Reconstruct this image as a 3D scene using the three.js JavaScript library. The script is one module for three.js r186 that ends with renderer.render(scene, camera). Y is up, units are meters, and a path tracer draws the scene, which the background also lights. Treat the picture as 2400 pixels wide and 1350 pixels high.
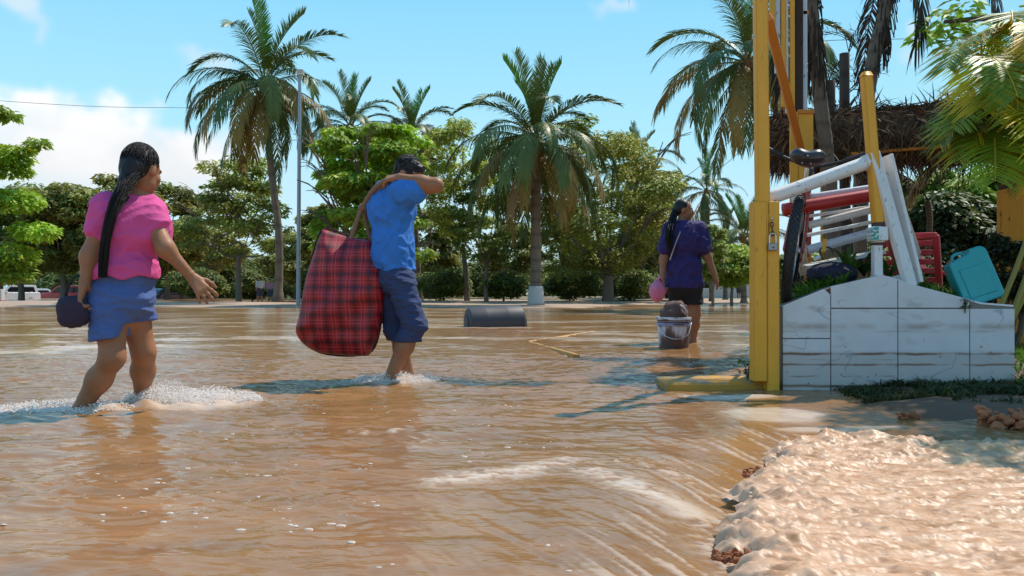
import * as THREE from 'three';
import { mergeGeometries, toCreasedNormals, mergeVertices } from 'three/addons/utils/BufferGeometryUtils.js';
import { RoundedBoxGeometry } from 'three/addons/geometries/RoundedBoxGeometry.js';

// ---------------------------------------------------------------- camera, sky, sun, exposure
const scene = new THREE.Scene();
const EYE = 0.66, F = 2000, HZ = 684;                 // eye height (m), focal length and horizon row in photo pixels (2400 x 1350)
const camera = new THREE.PerspectiveCamera(2 * Math.atan(675 / F) * 180 / Math.PI, 16 / 9, 0.1, 2500);
camera.position.set(0, EYE, 0);
camera.rotation.x = Math.atan((HZ - 675) / F);
const renderer = new THREE.WebGLRenderer({ antialias: true });
renderer.toneMapping = THREE.LinearToneMapping;
renderer.toneMappingExposure = 1.0;
renderer.shadowMap.enabled = true;

const sun = new THREE.DirectionalLight(new THREE.Color(1.0, 0.93, 0.82), 4.8);
const SUN = new THREE.Vector3(0.50, 1.0, -0.40).normalize();
sun.position.copy(SUN).multiplyScalar(120).add(new THREE.Vector3(0, 0, -35));
sun.target.position.set(0, 0, -35);
sun.castShadow = true;
sun.shadow.mapSize.set(4096, 4096); sun.shadow.radius = 1.2;
Object.assign(sun.shadow.camera, { left: -70, right: 70, top: 60, bottom: -60, near: 1, far: 300 });
scene.add(sun, sun.target);

// seeded noise -----------------------------------------------------------------------------
function rng(seed) { let s = seed >>> 0; return () => { s = (s + 0x6d2b79f5) | 0; let t = Math.imul(s ^ (s >>> 15), 1 | s); t = (t + Math.imul(t ^ (t >>> 7), 61 | t)) ^ t; return ((t ^ (t >>> 14)) >>> 0) / 4294967296; }; }
const PERM = new Uint8Array(512);
{ const r = rng(77), p = [...Array(256).keys()]; for (let i = 255; i > 0; i--) { const j = Math.floor(r() * (i + 1)); [p[i], p[j]] = [p[j], p[i]]; } for (let i = 0; i < 512; i++) PERM[i] = p[i & 255]; }
const fade = (t) => t * t * t * (t * (t * 6 - 15) + 10), mix = (a, b, t) => a + (b - a) * t, clamp = (x, a = 0, b = 1) => Math.min(b, Math.max(a, x));
const sstep = (a, b, x) => { const t = clamp((x - a) / (b - a)); return t * t * (3 - 2 * t); };
function gr(h, x, y, z) { h &= 15; const u = h < 8 ? x : y, v = h < 4 ? y : h === 12 || h === 14 ? x : z; return ((h & 1) ? -u : u) + ((h & 2) ? -v : v); }
function noise(x, y, z = 0.37) {
  const X = Math.floor(x), Y = Math.floor(y), Z = Math.floor(z); x -= X; y -= Y; z -= Z;
  const u = fade(x), v = fade(y), w = fade(z), a = PERM[X & 255] + (Y & 255), A = PERM[a & 511] + (Z & 255), B = PERM[(a + 1) & 511] + (Z & 255), b = PERM[(X + 1) & 255] + (Y & 255), C = PERM[b & 511] + (Z & 255), D = PERM[(b + 1) & 511] + (Z & 255);
  const q = (i) => PERM[i & 511];
  return mix(mix(mix(gr(q(A), x, y, z), gr(q(C), x - 1, y, z), u), mix(gr(q(B), x, y - 1, z), gr(q(D), x - 1, y - 1, z), u), v),
    mix(mix(gr(q(A + 1), x, y, z - 1), gr(q(C + 1), x - 1, y, z - 1), u), mix(gr(q(B + 1), x, y - 1, z - 1), gr(q(D + 1), x - 1, y - 1, z - 1), u), v), w);
}
function fbm(x, y, z = 0.37, oct = 4) { let s = 0, a = 0.5, f = 1; for (let i = 0; i < oct; i++) { s += a * noise(x * f, y * f, z * f + i * 3.1); a *= 0.5; f *= 2.03; } return s; }

// the sky: clear tropical blue, pale towards the horizon, a low bank of cumulus and a few wisps -----
{
  const W = 1536, H = 768, data = new Float32Array(W * H * 4);
  const stops = [[0, [0.70, 0.90, 1.02]], [5, [0.58, 0.88, 1.03]], [10, [0.46, 0.86, 1.06]], [20, [0.265, 0.69, 1.02]], [40, [0.16, 0.44, 0.83]], [90, [0.09, 0.30, 0.68]]];
  for (let j = 0; j < H; j++) {
    const el = ((j + 0.5) / H - 0.5) * 180;
    for (let i = 0; i < W; i++) {
      const az = ((i + 0.5) / W - 0.5) * 2 * Math.PI, k = (j * W + i) * 4;
      let c;
      if (el <= 0) c = [0.42, 0.42, 0.38];
      else {
        let n = 0; while (n < stops.length - 2 && el > stops[n + 1][0]) n++;
        const t = clamp((el - stops[n][0]) / (stops[n + 1][0] - stops[n][0]));
        c = stops[n][1].map((v, m) => mix(v, stops[n + 1][1][m], t));
        const dx = Math.cos(az) , dz = Math.sin(az), er = el * Math.PI / 180;
        // cumulus banks low over the horizon, all the way round
        const d1 = fbm(dx * 4.2 + 11.3, dz * 4.2 + 2.1, er * 7, 3);
        const deg = az * 180 / Math.PI + 90;                    // 0 looks along the camera
        const bank = Math.max(0.75 * Math.exp(-Math.pow((deg + 25) / 8.5, 4)), sstep(-0.02, 0.2, d1) * sstep(13, 26, Math.abs(deg - 12)) * 0.8);
        const puff = fbm(dx * 17, dz * 17 + 4, er * 24, 5), top = 11.4 + 3.0 * fbm(dx * 9 + 3, dz * 9, 0.3, 3) + 3.0 * puff, bot = 5.6 + 2 * puff;
        let a = bank * sstep(0, 1.4, top - el) * sstep(-1.5, 2.0, el - bot);
        a = clamp(a * (1.35 + 0.9 * puff)) * 0.97;
        const lit = 0.92 + 0.12 * sstep(7, 11.5, el) + 0.16 * puff;
        c = c.map((v, m) => mix(v, lit * [0.98, 0.985, 1.0][m], a));
        // thin wisps higher up
        const wv = fbm(dx * 9 + 20, dz * 9, er * 13, 5) + 0.5 * fbm(dx * 30, dz * 30, er * 40, 3);
        const wis = sstep(0.22, 0.5, wv) * sstep(11, 16, el) * sstep(60, 30, el) * 0.55;
        c = c.map((v) => mix(v, 0.92, wis));
        // soft haze bank under the cumulus
        c = c.map((v, m) => mix(v, [0.80, 0.88, 0.95][m], 0.15 * sstep(9, 3, el)));
      }
      data[k] = c[0]; data[k + 1] = c[1]; data[k + 2] = c[2]; data[k + 3] = 1;
    }
  }
  const sky = new THREE.DataTexture(data, W, H, THREE.RGBAFormat, THREE.FloatType);
  sky.mapping = THREE.EquirectangularReflectionMapping; sky.minFilter = sky.magFilter = THREE.LinearFilter; sky.needsUpdate = true;
  sky.name = 'sky';
  scene.background = sky; scene.environment = sky;
}

// ---------------------------------------------------------------- helpers
const V = (x, y, z) => new THREE.Vector3(x, y, z);
const P = (px, py, d) => V((px - 1200) / F * d, EYE + (HZ - py) / F * d, -d);       // a point of the place: photo pixel at depth d metres
const lin = (r, g, b) => new THREE.Color().setRGB(r, g, b);
const used = {};
const numbered = (n) => { const k = used[n] = (used[n] ?? -1) + 1; return k ? `${n}_${String(k).padStart(3, '0')}` : n; };
function tag(o, label, category, group, kind) { if (label) o.userData.label = label; if (category) o.userData.category = category; if (group) o.userData.group = group; if (kind) o.userData.kind = kind; return o; }
function thing(name, label, category, pos = V(0, 0, 0), turn = 0, group) {
  const o = new THREE.Group(); o.name = numbered(name); o.position.copy(pos); o.rotation.y = turn; scene.add(o);
  return tag(o, label, category, group);
}
function mesh(name, geo, mat, parent = scene) {
  const m = new THREE.Mesh(geo, mat); m.name = parent === scene ? numbered(name) : name; m.castShadow = m.receiveShadow = true; parent.add(m); return m;
}
const mats = {};
function std(name, rgb, rough = 0.8, extra = {}) { const m = new THREE.MeshPhysicalMaterial({ color: lin(...rgb), roughness: rough, ...extra }); m.name = name; return m; }
function norm(g) {                                             // one layout for all geometries that are merged
  if (!g.attributes.uv) g.setAttribute('uv', new THREE.BufferAttribute(new Float32Array(g.attributes.position.count * 2), 2));
  if (!g.attributes.normal) g.computeVertexNormals();
  for (const k of Object.keys(g.attributes)) if (!['position', 'normal', 'uv'].includes(k)) g.deleteAttribute(k);
  return g.index ? g.toNonIndexed() : g;
}
const join = (list) => mergeGeometries(list.map(norm));
function box(w, h, d, x = 0, y = 0, z = 0, r = 0.006, seg = 1) {
  const g = r > 0 ? new RoundedBoxGeometry(w, h, d, seg, Math.min(r, w / 2.01, h / 2.01, d / 2.01)) : new THREE.BoxGeometry(w, h, d);
  return g.translate(x, y, z);
}
function between(a, b, w, d, r = 0.006, roll = 0) {             // a bar of section w x d from a to b
  const l = a.distanceTo(b), g = box(w, l, d, 0, 0, 0, r);
  const q = new THREE.Quaternion().setFromUnitVectors(V(0, 1, 0), b.clone().sub(a).normalize());
  return g.rotateY(roll).applyQuaternion(q).translate((a.x + b.x) / 2, (a.y + b.y) / 2, (a.z + b.z) / 2);
}
function tube(pts, r, seg = 8, n = 0, closed = false) {         // r is a number or a function of 0..1
  const c = new THREE.CatmullRomCurve3(pts, closed), m = n || Math.max(2, pts.length * 4), fr = c.computeFrenetFrames(m, closed), pos = [], uv = [], idx = [];
  for (let i = 0; i <= m; i++) {
    const t = i / m, p = c.getPoint(t), rr = typeof r === 'function' ? r(t) : r;
    for (let j = 0; j <= seg; j++) { const a = j / seg * Math.PI * 2, x = Math.cos(a) * rr, y = Math.sin(a) * rr, N = fr.normals[i], B = fr.binormals[i]; pos.push(p.x + N.x * x + B.x * y, p.y + N.y * x + B.y * y, p.z + N.z * x + B.z * y); uv.push(j / seg, t); }
  }
  for (let i = 0; i < m; i++) for (let j = 0; j < seg; j++) { const a = i * (seg + 1) + j, b = a + seg + 1; idx.push(a, b, a + 1, b, b + 1, a + 1); }
  if (!closed) for (const [e, s] of [[0, 1], [m, -1]]) { const o = pos.length / 3, p = c.getPoint(e / m); pos.push(p.x, p.y, p.z); uv.push(0.5, e / m); for (let j = 0; j < seg; j++) { const a = e * (seg + 1) + j; s > 0 ? idx.push(o, a, a + 1) : idx.push(o, a + 1, a); } }
  const g = new THREE.BufferGeometry(); g.setAttribute('position', new THREE.Float32BufferAttribute(pos, 3)); g.setAttribute('uv', new THREE.Float32BufferAttribute(uv, 2)); g.setIndex(idx); g.computeVertexNormals();
  return g;
}
function grain(size, f, rep = 1) {                               // a tileable-enough grey or colour texture from f(u, v) -> [r, g, b] 0..1 (srgb)
  const d = new Uint8Array(size * size * 4);
  for (let j = 0; j < size; j++) for (let i = 0; i < size; i++) { const c = f(i / size, j / size), k = (j * size + i) * 4; d[k] = clamp(c[0]) * 255; d[k + 1] = clamp(c[1]) * 255; d[k + 2] = clamp(c[2]) * 255; d[k + 3] = 255; }
  const t = new THREE.DataTexture(d, size, size); t.wrapS = t.wrapT = THREE.RepeatWrapping; t.magFilter = t.minFilter = THREE.LinearFilter; t.repeat.set(rep, rep); t.needsUpdate = true; return t;
}
const tnoise = (u, v, f, z = 0, oct = 4) => {                    // periodic fbm: blends four shifted copies at the seam
  const n = (a, b) => fbm(a * f, b * f, z, oct), wu = sstep(0.8, 1, u), wv = sstep(0.8, 1, v);
  return mix(mix(n(u, v), n(u - 1, v), wu), mix(n(u, v - 1), n(u - 1, v - 1), wu), wv);
};
const bumpFine = grain(256, (u, v) => { const n = 0.5 + 0.5 * tnoise(u, v, 18, 1, 5); return [n, n, n]; });

// ---------------------------------------------------------------- flood water, ground
const LEDGE = [[0.18, 0.5], [0.3, 1.35], [0.485, 1.98], [0.60, 2.35], [0.69, 2.66], [0.80, 2.95], [0.89, 3.17], [1.05, 3.51], [1.33, 3.95], [1.55, 3.92], [1.9, 3.72], [2.6, 3.6], [6, 3.5]];
function ledge(x, d) {                                           // signed distance to the lip where the flow plunges: > 0 on the foaming side
  let best = 1e9, side = 1;
  for (let i = 0; i < LEDGE.length - 1; i++) {
    const [ax, ad] = LEDGE[i], [bx, bd] = LEDGE[i + 1], ux = bx - ax, ud = bd - ad, t = clamp(((x - ax) * ux + (d - ad) * ud) / (ux * ux + ud * ud)), ex = x - ax - ux * t, ed = d - ad - ud * t, e = ex * ex + ed * ed;
    if (e < best) { best = e; side = ux * ed - ud * ex < 0 ? 1 : -1; }
  }
  return side * Math.sqrt(best);
}
const level = (x, d) => 0.055 * sstep(5.9, 6.8, d) * sstep(-0.2, 1.0, x) + 0.08 * sstep(6.8, 9.5, d) * (1 - sstep(-0.2, 1.0, x)) + 0.025 * sstep(6.8, 9.5, d) * sstep(-0.2, 1.0, x);
function ripple(x, d) {
  const s = d < 9 ? ledge(x, d) : -9, near = 1 - sstep(6, 16, d);
  const w = sstep(-1.6, -0.25, s) * (s < 0.4 ? 1 : 1);
  const wx = x + 0.25 * noise(x * 0.9, d * 0.9, 5), wd = d + 0.18 * noise(x * 0.8, d * 1.3, 9);
  const ca = 0.42, sa = 0.907, u2 = wx * ca - wd * sa, v2 = wx * sa + wd * ca;    // across / along the streaming towards the lip
  const h1 = 0.016 * noise(wx * 1.1, wd * 2.6, 1) + 0.018 * noise(wx * 2.6, wd * 6.5, 2) * (0.6 + 1.2 * Math.abs(noise(wx * 0.7, wd * 0.9, 12))) + 0.0095 * (1 - 2 * Math.abs(noise(wx * 5.5, wd * 15, 3))) + 0.0028 * noise(wx * 15, wd * 34, 4) + 0.0012 * noise(wx * 34, wd * 60, 7);
  const h2 = 0.012 * noise(u2 * 0.7, v2 * 2.2, 1.5) + 0.008 * noise(u2 * 1.6, v2 * 8, 2.5) + 0.004 * noise(u2 * 3.5, v2 * 22, 3.5) + 0.0026 * noise(u2 * 8, v2 * 46, 4.5);
  let h = mix(h1, h2, w) * mix(0.30, 1, near);
  if (s < 0.3) h += -0.055 * Math.exp(-Math.pow((s - 0.02) / 0.24, 2));
  // bow wave and wake of the people walking
  const k = (cx, cd, r, a) => { const q = Math.hypot(x - cx, (d - cd)); return a * Math.exp(-q * q / (r * r)) * (0.6 + 0.8 * noise(x * 9, d * 9, 6)); };
  if (d < 8) h += k(-2.15, 4.78, 0.28, 0.035) + k(-2.5, 4.85, 0.4, 0.028) + k(-1.75, 5.1, 0.3, 0.03) + k(-0.85, 6.3, 0.4, 0.03);
  return h;
}
function foamAt(x, d) {                                          // 0..1, how much froth lies on the water
  let f = 0; const s = d < 9 ? ledge(x, d) : -9;
  const br = 0.5 + 0.5 * fbm(x * 3.1, d * 6, 3, 4), fine = 0.5 + 0.5 * fbm(x * 14, d * 30, 8, 3);
  const lineF = (pts, w) => { let b = 9; for (let i = 0; i < pts.length - 1; i++) { const [ax, ad] = pts[i], [bx, bd] = pts[i + 1], ux = bx - ax, ud = bd - ad, t = clamp(((x - ax) * ux + (d - ad) * ud) / (ux * ux + ud * ud)); b = Math.min(b, Math.hypot(x - ax - ux * t, d - ad - ud * t)); } return Math.exp(-b * b / (w * w)); };
  if (d < 5) {
    f = Math.max(f, lineF([[-0.25, 2.98], [0.02, 3.12], [0.22, 3.32], [0.42, 2.92], [0.56, 2.7], [0.60, 2.2]], 0.085) * sstep(0.47, 0.57, br * 0.6 + fine * 0.45 + 0.12 * noise(x * 38, d * 66, 3)));
    f = Math.max(f, lineF([[0.22, 3.32], [0.5, 3.3], [0.75, 2.95]], 0.07) * sstep(0.5, 0.58, br * 0.5 + fine * 0.5 + 0.12 * noise(x * 38, d * 66, 3)) * 0.9);
    f = Math.max(f, lineF([[-0.75, 4.0], [-0.52, 3.95], [-0.4, 3.72]], 0.10) * sstep(0.52, 0.6, br * 0.5 + fine * 0.5 + 0.12 * noise(x * 38, d * 66, 3)) * 0.9);
    f = Math.max(f, sstep(-0.55, -0.05, s) * (s < 0 ? 1 : 0) * sstep(0.60, 0.68, 0.5 + 0.5 * noise((x * 0.42 - d * 0.907) * 2.6, (x * 0.907 + d * 0.42) * 34, 2) + 0.08 * noise(x * 50, d * 50, 3)) * 0.75);
  }
  if (d < 8) {
    const sp = (cx, cd, rx, rd) => Math.exp(-Math.pow((x - cx) / rx, 2) - Math.pow((d - cd) / rd, 2));
    f = Math.max(f, sstep(0.3, 0.62, sp(-2.55, 4.62, 0.55, 0.09) * (0.45 + br * 0.5 + fine * 0.3)));
    f = Math.max(f, sstep(0.3, 0.7, sp(-1.85, 5.0, 0.42, 0.38) * (0.35 + br * 0.5 + fine * 0.5)));
    f = Math.max(f, sstep(0.3, 0.7, sp(-0.85, 6.15, 0.4, 0.22) * (0.3 + br * 0.6 + fine * 0.4)) * 0.8);
    f = Math.max(f, sstep(0.3, 0.6, sp(1.35, 5.35, 0.42, 0.12) * (0.35 + br * 0.6 + fine * 0.3)));
    f = Math.max(f, sstep(0.3, 0.6, sp(1.42, 4.6, 0.36, 0.3) * (0.25 + br * 0.7 + fine * 0.4)));
    f = Math.max(f, sstep(0.32, 0.6, sp(1.62, 4.2, 0.4, 0.07) * (0.2 + br * 0.7 + fine * 0.4)) * 0.8);
    f = Math.max(f, sstep(0.67, 0.78, br) * sstep(0.5, 0.7, fine) * 0.35);
  } else {                                                         // scum drifting on the still water farther off
    const n = fbm(x * 0.35, d * 0.9, 7, 4);
    f = sstep(0.06, 0.17, n + 0.08 * fine - 0.10 * sstep(14, 8, d)) * (0.5 + 0.45 * fine);
  }
  return clamp(f);
}
const MUD = [0.30, 0.149, 0.058], FOAM = [0.66, 0.49, 0.36];
function waterPatch(x0, x1, d0, d1, cell, cellD = cell) {
  const nx = Math.round((x1 - x0) / cell), nd = Math.round((d1 - d0) / cellD), pos = new Float32Array((nx + 1) * (nd + 1) * 3), col = new Float32Array((nx + 1) * (nd + 1) * 3), uv = new Float32Array((nx + 1) * (nd + 1) * 2), idx = [];
  for (let j = 0; j <= nd; j++) for (let i = 0; i <= nx; i++) {
    const x = x0 + (x1 - x0) * i / nx, d = d0 + (d1 - d0) * j / nd, k = j * (nx + 1) + i, f = foamAt(x, d);
    const s = d < 9 ? ledge(x, d) : -9;
    pos[k * 3] = x; pos[k * 3 + 1] = level(x, d) + ripple(x, d) + 0.007 * f - 0.08 * sstep(0.02, 0.3, s) * (d < 3.9 ? 1 : 0); pos[k * 3 + 2] = -d;
    const m = 1 + 0.3 * fbm(x * 0.8, d * 1.4, 4, 3) + 0.35 * fbm(x * 2.2 + 0.6 * noise(x * 1.5, d * 2), d * 8, 9, 4);
    for (let c = 0; c < 3; c++) col[k * 3 + c] = mix(MUD[c] * m, FOAM[c], f * 0.92);
    uv[k * 2] = x; uv[k * 2 + 1] = d;
  }
  for (let j = 0; j < nd; j++) for (let i = 0; i < nx; i++) { const a = j * (nx + 1) + i, b = a + nx + 1; idx.push(a, a + 1, b, a + 1, b + 1, b); }
  const g = new THREE.BufferGeometry(); g.setAttribute('position', new THREE.BufferAttribute(pos, 3)); g.setAttribute('color', new THREE.BufferAttribute(col, 3)); g.setAttribute('uv', new THREE.BufferAttribute(uv, 2)); g.setIndex(idx); g.computeVertexNormals(); return g;
}
const rippleMap = grain(512, (u, v) => { const n = 0.5 + 0.45 * tnoise(u * 0.999, v, 9, 2, 5) + 0.16 * (0.5 - Math.abs(tnoise(u, v, 16, 6, 3))); return [n, n, n]; });
rippleMap.repeat.set(0.42, 1.15);
const waterMat = std('muddy_water', [1, 1, 1], 0.13, { vertexColors: true, ior: 1.36, bumpMap: rippleMap, bumpScale: 0.011 });
{
  const water = mesh('flood_water', mergeGeometries([
    waterPatch(-2.9, 3.4, 0.9, 3.4, 0.0135), waterPatch(-5.4, 5.0, 3.4, 8.0, 0.022), waterPatch(-11, 9, 8.0, 16.0, 0.06), waterPatch(-62, 62, 16, 78, 0.5, 0.3)]), waterMat);
  tag(water, 'muddy brown flood water covering the car park', null, null, 'structure');
}
// the land under and behind the flood
function land(x, d) {
  const left = sstep(-5, -13, x), n = fbm(x * 0.09, d * 0.16, 2, 4);
  let h = -0.28 + 0.36 * sstep(16, 30, d) + 0.16 * n * sstep(12, 24, d);
  h += 0.10 * sstep(34, 46, d) * (1 - left) + left * (0.16 * Math.exp(-Math.pow((d - 38.5) / 3.2, 2)) - 0.02 - 0.55 * sstep(42, 62, d));
  h -= 0.11 * sstep(2, 8, x) * sstep(50, 20, d) * sstep(12, 20, d);
  return h + 0.35 * sstep(90, 160, d);
}
{
  const xs = [], ds = []; for (let x = -420; x <= 420;) { xs.push(x); x += Math.abs(x) < 45 ? 0.8 : 15; } for (let d = -12; d <= 900;) { ds.push(d); d += d < 80 ? 0.6 : d < 140 ? 4 : 40; }
  const pos = [], col = [], uv = [], idx = [], nx = xs.length;
  for (const d of ds) for (const x of xs) { pos.push(x, d > -1 ? land(x, d) : -0.28, -d); const n = fbm(x * 0.5, d * 0.5, 6, 4), g = sstep(46, 60, d) * 0.6; col.push(mix(0.40, 0.16, g) * (1 + 0.4 * n), mix(0.275, 0.15, g) * (1 + 0.4 * n), mix(0.19, 0.06, g) * (1 + 0.4 * n)); uv.push(x, d); }
  for (let j = 0; j < ds.length - 1; j++) for (let i = 0; i < nx - 1; i++) { const a = j * nx + i, b = a + nx; idx.push(a, a + 1, b, a + 1, b + 1, b); }
  const g = new THREE.BufferGeometry(); g.setAttribute('position', new THREE.Float32BufferAttribute(pos, 3)); g.setAttribute('color', new THREE.Float32BufferAttribute(col, 3)); g.setAttribute('uv', new THREE.Float32BufferAttribute(uv, 2)); g.setIndex(idx); g.computeVertexNormals();
  tag(mesh('ground', g, std('mud', [1, 1, 1], 0.75, { vertexColors: true, bumpMap: bumpFine, bumpScale: 0.03 })), 'muddy sandy ground rising out of the flood', null, null, 'structure');
}
// earth bank round the planter
const bank = (x, d) => -0.12 + 0.165 * sstep(1.8, 2.4, x + 0.25 * noise(x * 2, d * 2)) * sstep(4.0, 4.7, d + 0.25 * noise(x * 1.6, d * 1.3, 3)) + 0.10 * sstep(3.2, 3.8, x) * sstep(5.2, 6.5, d) + 0.02 * fbm(x * 3, d * 3, 1, 4);
{
  const g = new THREE.PlaneGeometry(8.4, 10, 160, 200).rotateX(-Math.PI / 2).translate(5.5, 0, -8.5), p = g.attributes.position;
  for (let i = 0; i < p.count; i++) p.setY(i, bank(p.getX(i), -p.getZ(i)));
  g.computeVertexNormals();
  tag(mesh('earth_bank', g, std('damp_earth', [0.13, 0.068, 0.036], 0.7, { bumpMap: bumpFine, bumpScale: 0.02 })), 'damp earth bank around the tiled planter', null, null, 'structure');
}
// the foaming apron past the lip
let lipLumps;
{
  const x0 = 0.1, x1 = 3.6, d0 = 1.0, d1 = 4.2, c = 0.0105, nx = Math.round((x1 - x0) / c), nd = Math.round((d1 - d0) / c), id = new Map(), pos = [], col = [], idx = [], uv = [];
  const at = (i, j) => {
    const k = j * (nx + 1) + i; if (id.has(k)) return id.get(k);
    const x = x0 + i * c, d = d0 + j * c, wob = 0.085 * noise(x * 4, d * 4, 2) + 0.055 * noise(x * 11, d * 11, 5) + 0.026 * noise(x * 27, d * 27, 7) + 0.012 * noise(x * 60, d * 60, 8), s = ledge(x, d) + wob;
    if (s < -0.012) { id.set(k, -1); return -1; }
    const far = sstep(0.35, 1.4, s), lump = 0.028 * far * noise(x * 1.8 + 0.4 * noise(x * 2, d * 2, 8), d * 5.5, 21) + 0.018 * far * noise(x * 4, d * 14, 22) + 0.012 * (0.5 - Math.abs(noise(x * 7 + d, d * 16, 23))) + 0.018 * noise(x * 3.2, d * 5, 1) + 0.010 * noise(x * 9, d * 15, 2) + 0.008 * (0.4 - Math.abs(noise(x * 17, d * 34, 3))) + 0.007 * noise(x * 38, d * 70, 4) + 0.004 * noise(x * 80, d * 110, 5);
    const y = -0.045 + 0.050 * sstep(-0.012, 0.09, s) + 0.022 * Math.exp(-Math.pow((s - 0.12) / 0.12, 2)) * (0.6 + 1.2 * noise(x * 9, d * 9, 31) + 0.9 * (0.4 - Math.abs(noise(x * 19, d * 19, 33)))) - 0.02 * sstep(0.1, 0.7, s) + lump * mix(1.1, 0.85, far) + 0.008 * (s < 0.3 ? Math.max(0, noise(x * 22, d * 22, 9)) : 0);
    id.set(k, pos.length / 3); pos.push(x, y, -d); uv.push(x, d);
    const pit = sstep(0.10, 0.2, fbm(x * 9, d * 12, 11, 4)), streak = sstep(-0.02, 0.09, fbm(x * 2.6 + 1.5 * noise(x, d, 4), d * 11, 12, 5) + 0.2 * far - 0.12), mot = sstep(0.03, 0.14, fbm(x * 16 + 0.8 * noise(x * 6, d * 6), d * 26, 15, 4)), b = clamp(0.8 * streak * mix(0.45, 1.1, far) + 0.5 * pit + 0.45 * mot * mix(0.6, 1, far));
    const hi = 1 + 0.22 * noise(x * 40, d * 60, 3) + 0.12 * noise(x * 90, d * 90, 6);
    const fl = 1 - Math.abs(noise(x * 7 + 0.9 * noise(x * 3, d * 3, 41), d * 20, 42)) * 3.2, fl2 = 1 - Math.abs(noise(x * 15 + 0.7 * noise(x * 6, d * 6, 43), d * 38, 44)) * 3.2, w = clamp(0.85 * Math.max(0, fl) ** 1.5 + 0.6 * Math.max(0, fl2) ** 1.5 + 0.5 * Math.exp(-Math.pow((s - 0.03) / 0.06, 2))) * (1 - 0.35 * b);
    const tone = (light, base, brown) => mix(mix(base, brown, b * 0.95), light, w * 0.7) * hi;
    col.push(tone(0.68, 0.50, 0.28), tone(0.46, 0.265, 0.125), tone(0.31, 0.14, 0.046));
    return id.get(k);
  };
  for (let j = 0; j < nd; j++) for (let i = 0; i < nx; i++) { const a = at(i, j), b = at(i + 1, j), e = at(i, j + 1), f = at(i + 1, j + 1); if (a >= 0 && b >= 0 && e >= 0) idx.push(a, b, e); if (b >= 0 && f >= 0 && e >= 0) idx.push(b, f, e); }
  const g = new THREE.BufferGeometry(); g.setAttribute('position', new THREE.Float32BufferAttribute(pos, 3)); g.setAttribute('color', new THREE.Float32BufferAttribute(col, 3)); g.setAttribute('uv', new THREE.Float32BufferAttribute(uv, 2)); g.setIndex(idx); g.computeVertexNormals();
  { // loose lumps of froth piled along the lip
    const r = rng(19), extra = []; for (let k = 0; k < 40; k++) {
      const i = 1 + Math.floor(r() * 9), t = r(), [ax, ad] = LEDGE[i], [bx, bd] = LEDGE[i + 1], x = mix(ax, bx, t) + (bd - ad > 0 ? 0.08 : 0.02) * r() * r() + 0.01, d = mix(ad, bd, t) - 0.03 * r(), s0 = 0.004 + 0.010 * r() * r(), b = mergeVertices(new THREE.IcosahedronGeometry(s0, 2).deleteAttribute('normal').deleteAttribute('uv'), 1e-5), p = b.attributes.position, q = r() * 50; if (ledge(x, d) < -0.03) continue;
      for (let m = 0; m < p.count; m++) { const u = p.getX(m) / s0, v = p.getY(m) / s0, w = p.getZ(m) / s0, e = 1 + 0.5 * noise(u * 1.3 + q, v * 1.3, w * 1.3) + 0.2 * noise(u * 3 + q, v * 3, w * 3); p.setXYZ(m, p.getX(m) * e * 1.3, p.getY(m) * e * 0.8, p.getZ(m) * e); }
      b.translate(x + 0.03, -0.012 + 0.03 * r(), -d); const c = new Float32Array(p.count * 3), h = 0.85 + 0.25 * r(), red = r() < 0.12; for (let m = 0; m < p.count; m++) { c[m * 3] = (red ? 0.5 : 0.74) * h; c[m * 3 + 1] = (red ? 0.24 : 0.54) * h; c[m * 3 + 2] = (red ? 0.13 : 0.38) * h; } b.setAttribute('color', new THREE.BufferAttribute(c, 3)); b.computeVertexNormals(); b.setAttribute('uv', new THREE.BufferAttribute(new Float32Array(p.count * 2), 2)); extra.push(b.toNonIndexed());
    }
    lipLumps = mergeGeometries(extra);
  }
  const foam = mergeGeometries([g.toNonIndexed(), lipLumps]);
  tag(mesh('foam', foam, std('froth', [1, 1, 1], 0.43, { vertexColors: true, specularIntensity: 0.5, bumpMap: bumpFine, bumpScale: 0.012 })), 'pale tan foam churning past the lip of the current', 'foam', null, 'stuff');
}

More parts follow.
